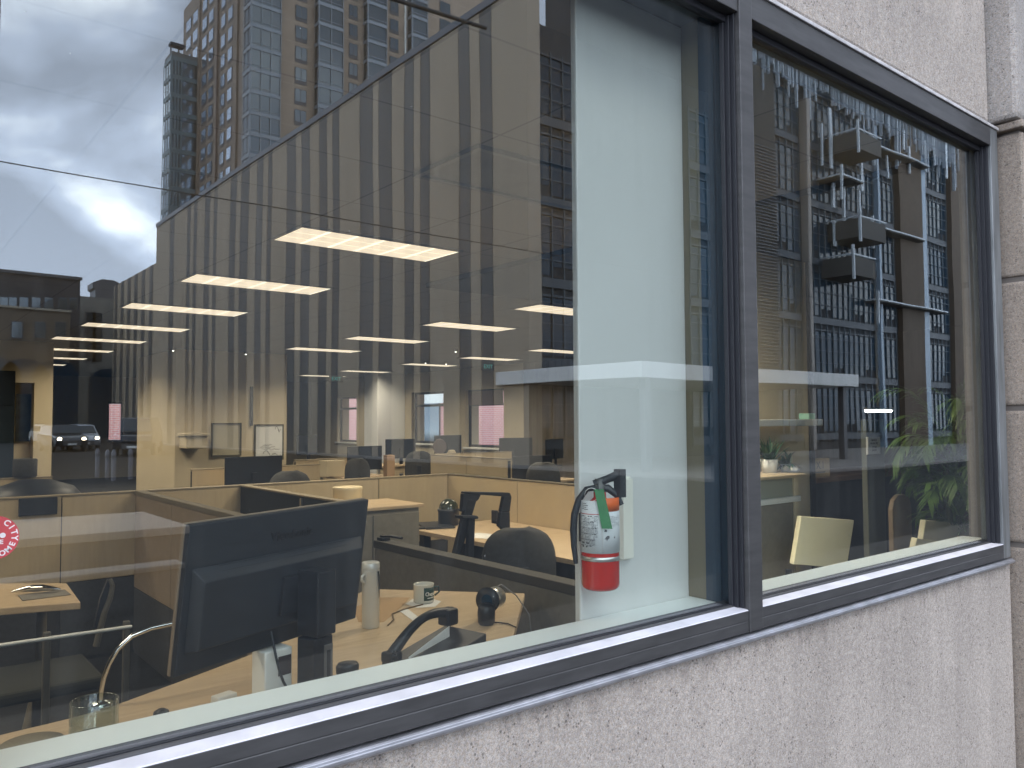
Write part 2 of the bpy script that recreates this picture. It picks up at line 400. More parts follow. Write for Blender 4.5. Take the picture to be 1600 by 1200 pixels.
# ------------------------------------------------------------------ the window
win = thing('storefront_window', 'two-pane window in a graphite aluminium frame set in concrete', 'window', (2.0, 1.44, .87))
YF = 1.385
def rail(name, x0, x1, prof, m, bev=.002):   # prof in (y,z)
    b = MB(); n = len(prof)
    vs = [(x0, y, z) for y, z in prof] + [(x1, y, z) for y, z in prof]
    b.add(vs, [tuple(range(n)), tuple(range(n, 2*n))[::-1]] + [(i, i+n, (i+1) % n+n, (i+1) % n) for i in range(n)])
    return b.build(name, m, win, bevel=bev)
ML0, ML1 = 1.998, 2.062
XL, XR = 0.03, 3.945
for x0, x1 in ((0.13, ML0-.0015), (ML1+.0015, 3.872)):
    rail('bottom_rail', x0, x1, [(YF, .890), (YF, .920), (YF+.0015, .9215), (YF, .923), (YF, .9505), (YF+.040, .9505), (YF+.040, .89)], M_frame)
    rail('rail_ledge', x0, x1, [(YF+.0005, .9508), (YF+.002, .953), (YF+.040, .957), (YF+.040, .9508)], mat('sky_highlight_ledge', (.62, .61, .66), .5, .1, nscale=12, namt=.12, stretch=(1, 1, 1)), 0)  # sky highlight on the ledge is put into its paler colour
    rail('glazing_bead', x0, x1, [(YF+.0405, .935), (YF+.0405, .9605), (YF+.050, .9625), (YF+.050, .935)], M_frame)
    rail('rubber_gasket', x0, x1, [(YF+.0503, .935), (YF+.0503, .9635), (YF+.0545, .9645), (YF+.0545, .935)], M_gask, 0)
    rail('top_rail', x0, x1, [(YF, 2.712), (YF, 2.793), (YF+.09, 2.793), (YF+.09, 2.712)], M_frame)
    rail('head_bead', x0, x1, [(YF+.035, 2.690), (YF+.035, 2.7115), (YF+.0545, 2.7115), (YF+.0545, 2.690)], M_gask)
rail('sill_flashing', -3.9, 3.965, [(YF-.004, .862), (YF-.012, .868), (YF-.012, .875), (YF-.004, .8785), (YF-.004, .882), (YF+.09, .887), (YF+.09, .862)], M_frame2)
rail('head_flashing', -3.9, 3.955, [(YF-.006, 2.795), (YF-.006, 2.808), (YF+.02, 2.822), (YF+.09, 2.822), (YF+.09, 2.795)], mat('weathered_white_metal', (.55, .53, .53), .5, .3, nscale=20, namt=.2))
b = MB(); b.box(ML0, ML1, YF-.004, YF+.060, .890, 2.793); b.build('mullion', M_frame, win, bevel=.002)
b = MB(); b.box(-.02, .13, YF, YF+.09, .890, 2.793); b.build('left_jamb', M_frame, win, bevel=.002)
b = MB(); b.box(3.8735, 3.951, YF+.001, YF+.09, .890, 2.80); b.build('right_jamb', mat('dusty_aluminium', (.22, .23, .235), .45, .5, nscale=10, namt=.4, stretch=(2, 2, .3)), win, bevel=.002)
for x0, x1, in ((.1305, .152), (1.976, ML0-.001), (ML1+.001, 2.085), (3.835, 3.8725)):
    b = MB(); 
    n = 3; wd = (x1-x0)/n
    left = x0 in (.1305,) or abs(x0-(ML1+.001)) < 1e-6
    for k in range(n):
        dep = YF+.012+.014*(k if left else n-1-k)
        b.box(x0+k*wd+.0006, x0+(k+1)*wd-.0006, dep, YF+.0548, .9565, 2.7105)
    b.build('jamb_gasket', M_gask, win, bevel=.001)
for x0, x1 in ((.14, 1.99), (2.07, 3.865)):
    b = MB(); b.box(x0, x1, GY, GY+.006, .93, 2.715); b.build('glass_pane', M_glass, win)
b = MB(); b.box(-3.9, 4.0, 1.4475, 1.475, .87, .9645); b.build('inner_rail', M_gask, win)
b = MB(); b.box(3.99, 4.012, 1.43, 1.4975, .87, 2.79); b.box(-4.1, .10, 1.476, 1.60, .87, 2.83); b.build('reveal_lining', M_gask, win)
# inner sill
b = MB(); b.box(-3.9, 3.98, 1.4765, 1.598, .925, .957); s_ = b.build('window_sill', M_sill, bevel=.002); tag(s_, 'long white laminate sill along the inside of the window', 'window sill')
b = MB(); b.box(-4.0, 4.0, 1.602, 1.64, 0, .924); s_ = b.build('interior_wall', M_tanwall); s_['kind'] = 'structure'
b = MB(); b.box(-4.0, 3.99, 1.478, 1.60, 2.752, 2.83); s_ = b.build('window_header', mat('header_grey', (.12, .14, .16), .6)); s_['kind'] = 'structure'
# sticker on the glass
st = thing('round_sticker', 'round red sticker with white lettering stuck on the glass at the frame edge', 'sticker', (.157+.005, GY, 1.327))
cen = Vector((.161, GY-.0006, 1.327)); rad = .033
b = MB(); b.lathe([(rad, 0), (rad, .0004)], 40, frame_T(cen+Vector((0, -.0002, 0)), (1, 0, 0), (0, 0, 1)), sm=False); b.build('disc', mat('red_vinyl', (.55, .07, .08), .5), st)
M_wv = mat('white_vinyl', (.82, .76, .76), .5)
def arctext(s, r, a0, a1, size, flip=1):
    for i, ch in enumerate(s):
        if ch == ' ': continue
        a = R(a0+(a1-a0)*i/(len(s)-1))
        o = cen+Vector((math.cos(a)*r, -.0007, math.sin(a)*r))
        ang = a-math.pi/2 if flip > 0 else a+math.pi/2
        text(ch, size, M_wv, st, frame_T(o, (math.cos(ang), 0, math.sin(ang)), (-math.sin(ang), 0, math.cos(ang))), .0001, bold=.0003)
arctext('PROTECT CITY', .0265, 205, -5, .012)
arctext('WELCOME', .0265, 215, 335, .011, -1)
text('SERVE', .009, M_wv, st, frame_T(cen+Vector((0, -.0007, -.007)), (1, 0, 0), (0, 0, 1)), .0001, bold=.0003)
b = MB()
for dx_, dz_, rr in ((-.006, .002, .003), (.002, .009, .005), (.011, .003, .004)):
    b.lathe([(rr, 0), (rr, .0003)], 16, frame_T(cen+Vector((dx_, -.0008, dz_)), (1, 0, 0), (0, 0, 1)), sm=False)
b.build('emblem', M_wv, st)

# ------------------------------------------------------------------ interior shell
RX = 11.2
b = MB(); b.box(-4.2, 12, 1.64, 24.6, -.15, 0); b.build('floor', M_carpet, kind='structure')
b = MB(); b.box(-4.2, 12, 1.61, 24.6, 2.75, 2.88); b.build('ceiling', M_ceil, kind='structure', loc=(0, 0, 2.75))
b = MB(); b.box(-4.2, -4.0, 1.6, 24.6, 0, 2.75); b.build('interior_wall', M_tanwall, kind='structure')
b = MB(); b.box(4.17, RX+.5, 1.4985, 1.64, 0, 2.75); b.build('interior_wall', mat('grey_brown_wall', (.20, .18, .155), .8, nscale=4, namt=.1), kind='structure')
# back wall with one window opening
M_backwall = mat('dim_taupe_wall', (.30, .27, .21), .8, nscale=1, namt=.05)
BY = 24.0
wa, wb = at(169, 628, Y=BY), at(193, 690, Y=BY)
b = MB()
b.box(-4, wa.x, BY, BY+.3, 0, 2.75); b.box(wb.x, RX+.5, BY, BY+.3, 0, 2.75)
b.box(wa.x, wb.x, BY, BY+.3, wa.z, 2.75); b.box(wa.x, wb.x, BY, BY+.3, 0, wb.z)
b.build('interior_wall', M_backwall, kind='structure')
bw = thing('casement_window', 'narrow window in the far back wall showing pink brick', 'window', ((wa.x+wb.x)/2, BY, wb.z))
b = MB(); t_ = .05
b.box(wa.x, wa.x+t_, BY+.1, BY+.16, wb.z, wa.z); b.box(wb.x-t_, wb.x, BY+.1, BY+.16, wb.z, wa.z)
b.box(wa.x+t_, wb.x-t_, BY+.1, BY+.16, wa.z-t_, wa.z); b.box(wa.x+t_, wb.x-t_, BY+.1, BY+.16, wb.z, wb.z+t_); b.build('window_frame', M_blk, bw)
M_clear = glass_mat('clear_pane', (.95, .97, .97), .03, .3)
b = MB(); b.box(wa.x+t_, wb.x-t_, BY+.125, BY+.131, wb.z+t_, wa.z-t_); b.build('pane', M_clear, bw)
# right wall with three windows; thick, with deep splayed reveals
wins = [(15.567, 14.094, .88, 2.23, 'nearest', 'pink brick wall'), (17.976, 16.489, .93, 2.245, 'middle', 'white band across brick'), (22.194, 20.982, .893, 2.23, 'farthest', 'brick and grey glass')]
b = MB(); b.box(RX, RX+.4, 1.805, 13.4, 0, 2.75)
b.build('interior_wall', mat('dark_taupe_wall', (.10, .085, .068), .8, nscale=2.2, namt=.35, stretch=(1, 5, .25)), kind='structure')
b = MB(); ycur = 13.4
for y1, y0, z0, z1, a_, c_ in wins:
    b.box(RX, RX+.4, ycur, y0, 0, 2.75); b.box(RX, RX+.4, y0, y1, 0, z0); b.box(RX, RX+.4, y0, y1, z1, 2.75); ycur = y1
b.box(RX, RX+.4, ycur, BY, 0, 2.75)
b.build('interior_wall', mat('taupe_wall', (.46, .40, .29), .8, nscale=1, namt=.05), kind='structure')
for y1, y0, z0, z1, a_, c_ in wins:
    t = thing('casement_window', f'{a_} black framed window in the far right wall, looking onto {c_}', 'window', (RX+.2, (y0+y1)/2, z0), 'windows in the far right wall')
    b = MB(); X0, X1 = RX+.10, RX+.14; q = .06
    b.box(X0, X1, y0+.001, y0+q, z0, z1); b.box(X0, X1, y1-q, y1-.001, z0, z1); b.box(X0, X1, y0+q, y1-q, z1-q, z1-.001); b.box(X0, X1, y0+q, y1-q, z0+.001, z0+q)
    b.box(X0, X1, y0+q, y1-q, z1-.38, z1-.32); b.build('window_frame', M_blk, t)
    b = MB(); b.box(X0+.03, X0+.036, y0+q, y1-q, z0+q, z1-q); b.build('pane', M_clear, t)
    b = MB(); b.box(RX-.06, RX+.05, y0-.03, y1+.03, z0-.04, z0-.002); b.build('sill', M_white, t)
b = MB(); y_ = 14.9; b.box(RX+.04, RX+.055, 14.18, 15.5, 1.87, 2.2)
bl = b.build('roller_blind', mat('brown_blind', (.10, .07, .06), .8)); tag(bl, 'dark brown roller blind pulled down over the top of the nearest far window', 'blind')
# white pier beside the middle window, catching its light
b = MB(); p0 = at(590, 640, Y=18.3); p1 = at(641, 640, Y=18.3); b.box(p0.x, RX-.001, 18.3, 19.0, 0, 2.75)
pr = b.build('white_pier', mat('white_paint', (.75, .76, .76), .6)); tag(pr, 'white painted pier left of the middle far window', 'column')
# brick building outside those windows
def brick_mat(name, c1, c2, mort, scale):
    m = bpy.data.materials.new(name); m.use_nodes = True; t = m.node_tree; bs = t.nodes['Principled BSDF']; bs.inputs['Roughness'].default_value = .9
    co = t.nodes.new('ShaderNodeTexCoord'); sp = t.nodes.new('ShaderNodeSeparateXYZ'); cb = t.nodes.new('ShaderNodeCombineXYZ')
    t.links.new(co.outputs['Object'], sp.inputs[0])
    ad_ = t.nodes.new('ShaderNodeMath'); ad_.operation = 'ADD'; t.links.new(sp.outputs['X'], ad_.inputs[0]); t.links.new(sp.outputs['Y'], ad_.inputs[1])
    t.links.new(ad_.outputs[0], cb.inputs[0]); t.links.new(sp.outputs['Z'], cb.inputs[1])
    br = t.nodes.new('ShaderNodeTexBrick'); t.links.new(cb.outputs[0], br.inputs['Vector'])
    br.inputs['Color1'].default_value = (*c1, 1); br.inputs['Color2'].default_value = (*c2, 1); br.inputs['Mortar'].default_value = (*mort, 1)
    br.inputs['Scale'].default_value = scale; br.inputs['Mortar Size'].default_value = .012; br.inputs['Brick Width'].default_value = .22; br.inputs['Row Height'].default_value = .075
    t.links.new(br.outputs['Color'], bs.inputs['Base Color']); return m
M_rbrick = brick_mat('red_brick', (.72, .31, .29), (.66, .27, .25), (.70, .50, .47), 1.0)
nb = thing('brick_building', 'red brick building seen through the far right windows', 'building', (22, 22, -.2))
b = MB(); b.box(19, 26, 8, 60, -.2, 9); b.build('wall', M_rbrick, nb)
b = MB(); b.box(18.85, 18.999, 27.8, 34, 2.25, 2.75); b.build('white_band', M_white, nb)
b = MB(); b.box(18.92, 18.999, 28.2, 34, .2, 2.25); b.build('window', M_bglass, nb)
b = MB(); b.box(18.88, 18.999, 36.5, 40, -.2, 2.3); b.build('window', M_bglass, nb)
b = MB(); b.box(-3, 9.5, 30, 34, -.2, 9); bb = b.build('brick_annex', M_rbrick); tag(bb, 'pinkish brick annex seen through the narrow back window', 'building')
b = MB(); b.box(-40, 60, 24.7, 80, -.5, -.2); b.box(12.1, 60, 1.8, 24.69, -.5, -.2); b.build('rear_ground', mat('asphalt', (.055,)*3), kind='structure')

# inner walls at Y 14.2
def face(px0, px1, y, z1=2.75, depth=2.5):
    a, c = at(px0, 640, Y=y), at(px1, 640, Y=y); return a.x, c.x
x0, x1 = face(274, 448, 14.2)
b = MB(); b.box(x0, x1, 14.2, 16.6, 0, 2.749); blk = b.build('wall_block', M_tanwall); tag(blk, 'broad cream wall block carrying the whiteboards at the back of the office', 'wall')
x0l = -3.99; x1l = at(82, 640, Y=14.2).x
b = MB()
nz0 = at(22, 600, Y=14.2).x; nz1 = at(54, 600, Y=14.2).x; nzt = at(40, 598, Y=14.2).z
b.box(x0l, nz0, 14.2, 14.6, 0, 2.749); b.box(nz1, x1l, 14.2, 14.6, 0, 2.749); b.box(nz0, nz1, 14.2, 14.6, nzt, 2.749); b.box(nz0, nz1, 14.5, 14.6, 0, nzt)
wl2 = b.build('wall_block', M_tanwall); tag(wl2, 'cream wall with a shallow niche at the far left of the office', 'wall')
a, c = at(28, 615, Y=14.3), at(50, 690, Y=14.3)
b = MB(); b.box(a.x, c.x, 14.46, 14.495, c.z, a.z); q = b.build('wall_poster', mat('poster_dark', (.03, .035, .04), .4, nscale=7, namt=.6)); tag(q, 'dark poster hanging in the wall niche at far left', 'poster')
a, c = at(-25, 578, Y=12.5), at(20, 770, Y=12.5)
cb = thing('tall_cabinet', 'tall dark navy cabinet against the left wall', 'cabinet', ((a.x+c.x)/2, 12.7, 0))
b = MB(); b.box(a.x, c.x, 12.5, 13.1, 0, a.z); b.build('body', mat('navy_laminate', (.008, .018, .03), .3), cb, bevel=.005)
zz = at(10, 634, Y=12.5).z
b = MB(); b.box(a.x+.02, c.x-.02, 12.48, 12.499, .05, zz-.01); b.build('door', mat('navy_laminate', (.008, .018, .03), .3), cb, bevel=.003)
b = MB(); b.box(a.x+.02, c.x-.02, 12.48, 12.499, zz+.01, a.z-.03); b.build('door', mat('navy_laminate', (.008, .018, .03), .3), cb, bevel=.003)
# whiteboards on the block
def board(px0, py0, px1, py1, surf, label, ink=True):
    Y = 14.2; a = at(px0, py0, Y=Y); c = at(px1, py1, Y=Y)
    t = thing('whiteboard', label, 'whiteboard', ((a.x+c.x)/2, Y-.02, c.z), 'boards on the cream wall block')
    b = MB(); f = .022
    b.box(a.x, c.x, Y-.04, Y-.002, a.z-f, a.z); b.box(a.x, c.x, Y-.04, Y-.002, c.z, c.z+f); b.box(a.x, a.x+f, Y-.04, Y-.002, c.z+f, a.z-f); b.box(c.x-f, c.x, Y-.04, Y-.002, c.z+f, a.z-f)
    b.build('frame', mat('olive_frame', (.10, .09, .06), .6), t); b = MB(); b.box(a.x+f, c.x-f, Y-.02, Y-.003, c.z+f, a.z-f); b.build('surface', surf, t)
    if ink:
        b = MB(); rnd = random.Random(3); W = c.x-a.x; H = a.z-c.z
        for k, (u, v, l) in enumerate(((.3, .42, .3), (.2, .36, .5), (.25, .3, .6), (.7, .86, .2), (.65, .12, .25), (.3, .2, .35))):
            if k == 3: b.build('handwriting', M_ink, t); b = MB()
            pts = [(a.x+W*(u+l*i/14), Y-.022, c.z+H*(v+rnd.uniform(-.025, .025)+(.07*math.sin(i*.45) if k > 2 else 0))) for i in range(15)]
            b.tube(pts, .004, 4)
        b.build('marker_sketch', M_ink, t)
board(397, 663, 442, 718, M_paper, 'whiteboard with marker sketches hanging on the cream wall block')
board(330, 661, 376, 712, mat('pinboard', (.42, .38, .28), .8), 'blank framed pinboard hanging on the cream wall block', False)
a, c = at(391, 604, Y=14.2), at(394, 665, Y=14.2)
b = MB(); b.box(a.x, c.x, 14.15, 14.199, c.z, a.z); q = b.build('conduit', M_dgrey); tag(q, 'thin dark vertical conduit on the cream wall block above the whiteboard', 'conduit')
a, c = at(285, 677, Y=14.0), at(318, 700, Y=14.0)
b = MB(); b.box(a.x, c.x, 13.8, 14.19, c.z, a.z-.05); b.box(a.x-.03, c.x+.03, 13.77, 14.195, a.z-.048, a.z); q = b.build('low_cabinet', M_tanwall, bevel=.01); tag(q, 'small cream wall cabinet at the left end of the wall block', 'cabinet')

# ------------------------------------------------------------------ column by the window
b = MB(); b.prism([(1.535, 1.60), (2.07, 1.60), (2.46, 1.95), (1.97, 2.02), (1.545, 1.63)], 0, 2.749); co_ = b.build('column', M_drywall, bevel=.006); tag(co_, 'white square column behind the window carrying the fire extinguisher', 'column')
yA = at(1099, 600, X=1.995).y
b = MB(); b.box(1.995, 2.05, yA, 1.598, .958, 2.749); q = b.build('return_trim', M_olive); q['kind'] = 'structure'
b = MB(); b.box(1.992, 2.05, 1.4765, yA-.001, .958, 2.749); b.box(2.0, 2.05, 1.4465, 1.476, .965, 2.749); q = b.build('return_panel', M_darkfilm); q['kind'] = 'structure'

# ------------------------------------------------------------------ ceiling lights
M_lens = mat('warm_diffuser', (.8, .75, .65), .5, emit=(1.0, .80, .60), estr=.95)
M_lens2 = mat('warm_diffuser_rib', (.8, .75, .65), .5, emit=(1.0, .88, .70), estr=1.35)
M_troff = mat('troffer_frame', (.10, .09, .07), .6)
def troffer():
    r = thing('ceiling_light', 'x', 'ceiling light')
    LX, LY = 1.27, .50; f = .02
    b = MB(); b.box(0, LX, 0, f, -.012, -.001); b.box(0, LX, LY-f, LY, -.012, -.001); b.box(0, f, f, LY-f, -.012, -.001); b.box(LX-f, LX, f, LY-f, -.012, -.001); b.build('frame', M_troff, r)
    b = MB(); nx = 6; w_ = (LX-2*f)/nx
    for i in range(nx):
        for j in range(3):
            h = (LY-2*f)/3; b.m = 0; b.box(f+i*w_+.006, f+(i+1)*w_-.02, f+j*h+.004, f+(j+1)*h-.004, -.009, -.002)
            b.m = 1; b.box(f+(i+1)*w_-.02, f+(i+1)*w_, f+j*h+.004, f+(j+1)*h-.004, -.009, -.002)
    b.m = 1; b.box(f, LX-f, f, LY-f, -.006, -.001)
    b.build('diffuser', [M_lens, M_lens2], r)
    return r
TR = troffer()
ld = bpy.data.lights.new('troffer_lamp', 'AREA'); ld.shape = 'RECTANGLE'; ld.size = 1.2; ld.size_y = .44; ld.energy = 22; ld.color = (1, .84, .65); ld.spread = R(138)
ld2 = ld.copy(); ld2.energy = 10
ords = ['first', 'second', 'third', 'fourth', 'fifth', 'sixth', 'seventh', 'eighth', 'ninth']
rows = [('left-hand row above the monitor', 2.14, [5.26-.5+2.065*k for k in range(8)]),
        ('middle row', 5.60, [6.42, 8.3, 10.45, 12.6, 17.0, 19.2]),
        ('row by the left wall', -1.35, [2.7+2.065*k for k in range(5)]),
        ('right-hand row near the far windows', 9.15, [8.4, 10.4, 12.5, 14.7, 17.6, 20.0])]
first = True
for nm, x, ys in rows:
    for k, y in enumerate(ys):
        lab = f'lit ceiling light panel, {ords[k]} from the window in the {nm}'
        if first: TR.location = (x, y, 2.75); o = TR; first = False; o['label'] = lab; o['group'] = 'lit ceiling light panels'
        else: o = dup(TR, (x, y, 2.75), 0, lab, 'lit ceiling light panels')
        l = bpy.data.objects.new('troffer_lamp', ld2 if x < 0 else ld); C.objects.link(l); l.location = (.635, .25, -.02); l.parent = o
b = MB(); b.box(3.95, 11.19, 1.65, 6.1, 2.71, 2.7485); b.build('ceiling_shade_sheet', mat('ceiling_shade_sheet', (.05, .048, .045), .85), kind='structure')  # dark sheet added under the ceiling, standing for its unlit part
o = dup(TR, (3.15, 2.86, 2.75), 0, 'small ceiling panel added out of sight beside the column to brighten the right-hand room', 'lit ceiling light panels', .6)
l = bpy.data.objects.new('troffer_lamp', ld.copy()); l.data.energy = 30; l.data.spread = R(170); C.objects.link(l); l.location = (.635, .25, -.02); l.parent = o  # extra lamp added out of view to brighten the right-hand room
# unlit light fixture in the ceiling
h = thing('unlit_ceiling_light', 'large unlit recessed ceiling light with a metal rim near the column', 'unlit ceiling light', (2.7, 3.1, 2.74))
x0, x1, y0, y1 = 2.13, 3.6, 2.86, 3.41
b = MB(); f = .03
b.box(x0, x1, y0, y0+f, 2.728, 2.749); b.box(x0, x1, y1-f, y1, 2.728, 2.749); b.box(x0, x0+f, y0+f, y1-f, 2.728, 2.749); b.box(x1-f, x1, y0+f, y1-f, 2.728, 2.749); b.build('rim', mat('unlit_light_rim', (.05, .046, .04), .5), h)
b = MB(); b.box(x0+f, x1-f, y0+f, y1-f, 2.742, 2.749); b.build('panel', mat('unlit_light_panel', (.07, .066, .06), .7, nscale=4, namt=.2), h)
# exit signs and smoke detectors
for px, py, Y, lb in ((525, 592, 17.5, 'small green exit sign hanging before the farthest window'), (762, 573, 14.0, 'small green exit sign hanging above the nearest far window')):
    p = at(px, py, Y=Y); e_ = thing('exit_sign', lb, 'exit sign', (p.x, p.y, p.z-.06), 'green exit signs')
    b = MB(); b.box(p.x-.17, p.x+.17, p.y-.02, p.y+.02, p.z-.08, p.z+.08); b.build('body', M_grey, e_)
    b = MB(); b.box(p.x-.01, p.x+.01, p.y-.01, p.y+.01, p.z+.08, 2.75); b.build('hanger', M_grey, e_)
    text('EXIT', .12, mat('exit_green', (.1, .5, .4), .5, emit=(.35, .9, .75), estr=.25), e_, frame_T((p.x, p.y-.021, p.z), (1, 0, 0), (0, 0, 1)), .001)
for i, (px, py, lb) in enumerate(((384, 559, 'above the whiteboards'), (270, 585, 'left of the wall block'), (665, 565, 'left of the middle far window'), (712, 546, 'between the far windows'), (697, 585, 'just above the middle far window'))):
    p = at(px, py, Z=2.74); y = min(p.y, 14.0); s = y/p.y; p = Vector((p.x*s, y, 2.75))
    b = MB(); b.lathe([(.02, -.05), (.035, -.02), (.05, 0)], 12, Matrix.Translation(p)); b.m = 1; b.lathe([(.012, -.058), (.016, -.05)], 8, Matrix.Translation(p))
    q = b.build('ceiling_spotlight', [M_grey, mat('spot_glow', (1, 1, 1), .3, emit=(1, .92, .8), estr=6)]); tag(q, f'tiny bright ceiling spotlight {lb}', 'spotlight', 'tiny ceiling spotlights')

# ------------------------------------------------------------------ cubicle partitions
def partition(name_label, x0, x1, y0, y1, z1, mats, seams, cap, cat='partition', z0=0.02, capm=None, group='cubicle partitions', dark=0):
    """a straight partition; seams are positions along its length; panels are split there"""
    alongx = (x1-x0) > (y1-y0)
    t = thing('cubicle_partition', name_label, cat, ((x0+x1)/2, (y0+y1)/2, 0), group)
    lo, hi = (x0, x1) if alongx else (y0, y1)
    cuts = [lo]+sorted(s for s in seams if lo < s < hi)+[hi]
    for a, c in zip(cuts, cuts[1:]):
        b = MB()
        zl = dark+.004 if dark else z0
        if alongx: b.box(a+.003, c-.003, y0, y1, zl, z1-cap)
        else: b.box(x0, x1, a+.003, c-.003, zl, z1-cap)
        b.build('panel', mats, t, bevel=.003)
        if dark:
            b = MB()
            if alongx: b.box(a+.003, c-.003, y0, y1, z0, dark)
            else: b.box(x0, x1, a+.003, c-.003, z0, dark)
            b.build('base_panel', M_dgrey, t, bevel=.003)
    b = MB()
    if alongx: b.box(lo-.004, hi+.004, y0-.004, y1+.004, z1-cap+.001, z1)
    else: b.box(x0-.004, x1+.004, lo-.004, hi+.004, z1-cap+.001, z1)
    b.build('top_cap', capm or M_olive, t, bevel=.003)
    b = MB()
    if alongx: b.box(lo, hi, y0+.008, y1-.008, 0, z1-cap-.01)
    else: b.box(x0+.008, x1-.008, lo, hi, 0, z1-cap-.01)
    b.build('core', M_dgrey, t)
    return t
M_cap = mat('dull_cap', (.30, .24, .15), .5)
M_capd = mat('dark_cap', (.055, .052, .045), .6)
partition('long low maple partition running across behind the near desks', -2.5, 3.915, 5.70, 5.75, 1.05, M_woodp,
          [at(97, 775, Y=5.7).x, at(592, 745, Y=5.7).x, at(224, 770, Y=5.7).x-.02, at(224, 770, Y=5.7).x+.04], .012, capm=M_cap, dark=at(160, 905, Y=5.7).z)
partition('maple partition running towards the window behind the desk with the black dome', 3.92, 3.97, 3.05, 5.75, 1.05, M_woodp,
          [at(808, 756, X=3.92).y], .012, capm=M_olive)
partition('brown-grey partition left of the big monitor', 1.42, 1.47, 2.95, 5.695, 1.05, mat('brown_fabric', (.26, .20, .135), .9, nscale=20, namt=.06), [4.9], .03, capm=M_olive, dark=.42)
partition('dark olive partition behind the top edge of the big monitor', 2.12, 2.17, 4.2, 5.695, 1.05, M_darkpanel, [at(467, 772, X=2.12).y], .012, capm=M_cap)
partition('low grey fabric partition with a thick dark cap beside the near desk', 2.34, 2.42, 1.95, 4.16, .81, M_grey, [], .045, capm=M_capd)
# black hook on the partition cap
p = at(610, 846, X=2.38)
b = MB(); b.tube([(2.36, 4.12, .812), (2.36, 4.12, .835), (2.38, 4.05, .84), (2.40, 3.95, .838)], .008, 8); b.box(2.345, 2.40, 4.08, 4.14, .8105, .828)
q = b.build('desk_clamp', M_blk, bevel=.002); tag(q, 'small black clamp sitting on the far end of the dark capped partition', 'clamp')
# dark vent label on the long partition
a, c = at(29, 778, Y=5.698), at(89, 804, Y=5.698)
b = MB(); b.box(a.x, c.x, 5.685, 5.699, c.z+.005, a.z-.005); q = b.build('name_plate', M_blk, bevel=.003); tag(q, 'blank black plate fixed on the long maple partition at far left', 'plate')

# ------------------------------------------------------------------ near desk
dk = thing('corner_desk', 'curved maple corner desk right behind the window', 'desk', (1.4, 2.3, .75))
curve = [at(*p, Z=.75) for p in ((0, 1148), (105, 1123), (172, 1104), (274, 1067), (400, 1019))]
poly = [(-1.2, 1.66), (1.30, 1.66), (1.76, 1.94), (2.262, 2.705), (1.786, 3.232)]
mid = [(1.60, 3.10), (1.40, 2.90), (1.20, 2.71), (1.021, 2.588), (.86, 2.505), (.724, 2.437), (.532, 2.347), (.427, 2.322), (.28, 2.309), (0, 2.30), (-1.2, 2.30)]
poly = [(-1.2, 1.66), (1.28, 1.66), (2.262, 2.705)]+[(1.786, 3.232)]+mid
b = MB(); b.prism(poly, .722, .75); b.build('desktop', M_wood, dk, bevel=.003)
for x, y in ((-.9, 1.8), (-.9, 2.2), (1.0, 1.75), (1.75, 3.05), (2.08, 2.62)):
    b = MB(); b.box(x-.025, x+.025, y-.025, y+.025, 0, .7215); b.build('leg', M_silver, dk, bevel=.004)

# ------------------------------------------------------------------ big monitor
def unit(a, b_): return (Vector(b_)-Vector(a)).normalized()
mon = thing('computer_monitor', 'large black computer monitor seen from behind, close to the window', 'monitor', (.9, 2.0, .75))
TL, BL_, TR_, BR_ = at(290, 818, Y=1.93), at(275, 1063, Y=1.95), at(576, 779, Y=2.15), at(553, 968, Y=2.17)
cen_ = (TL+BL_+TR_+BR_)/4
ux = ((TR_+BR_)-(TL+BL_)).normalized(); uz = ((TL+TR_)-(BL_+BR_)); uz = (uz-ux*uz.dot(ux)).normalized()
# lean it slightly back
Wm = ((TR_+BR_)/2-(TL+BL_)/2).length; Hm = ((TL+TR_)/2-(BL_+BR_)/2).length
lean = R(4)
ub = uz.cross(ux)                # points away from or to the window
if ub.y > 0: ub = -ub            # ub: towards the window (the back side)
uz2 = (uz*math.cos(lean)+ub*math.sin(lean)).normalized()
ub2 = ux.cross(uz2).normalized()
if ub2.y > 0: ub2 = -ub2
TM = Matrix((ux, ub2, uz2)).transposed().to_4x4(); TM.translation = cen_   # local: x width, y towards window, z up
hw, hh = Wm/2, Hm/2
b = MB(); b.box(-hw, hw, -.012, .004, -hh, hh, TM); b.build('back_shell', M_blk2, mon, bevel=.003)
b = MB(); b.box(-hw-.001, hw+.001, -.022, -.0125, -hh-.001, hh+.001, TM); b.build('bezel', mat('bezel_reflected_tan', (.26, .20, .14), .35), mon, bevel=.002)  # desk light reflected along the edge is put into this tan
b = MB(); b.box(-hw+.008, hw-.008, -.0235, -.0222, -hh+.012, hh-.008, TM); b.build('screen', M_dglass, mon)
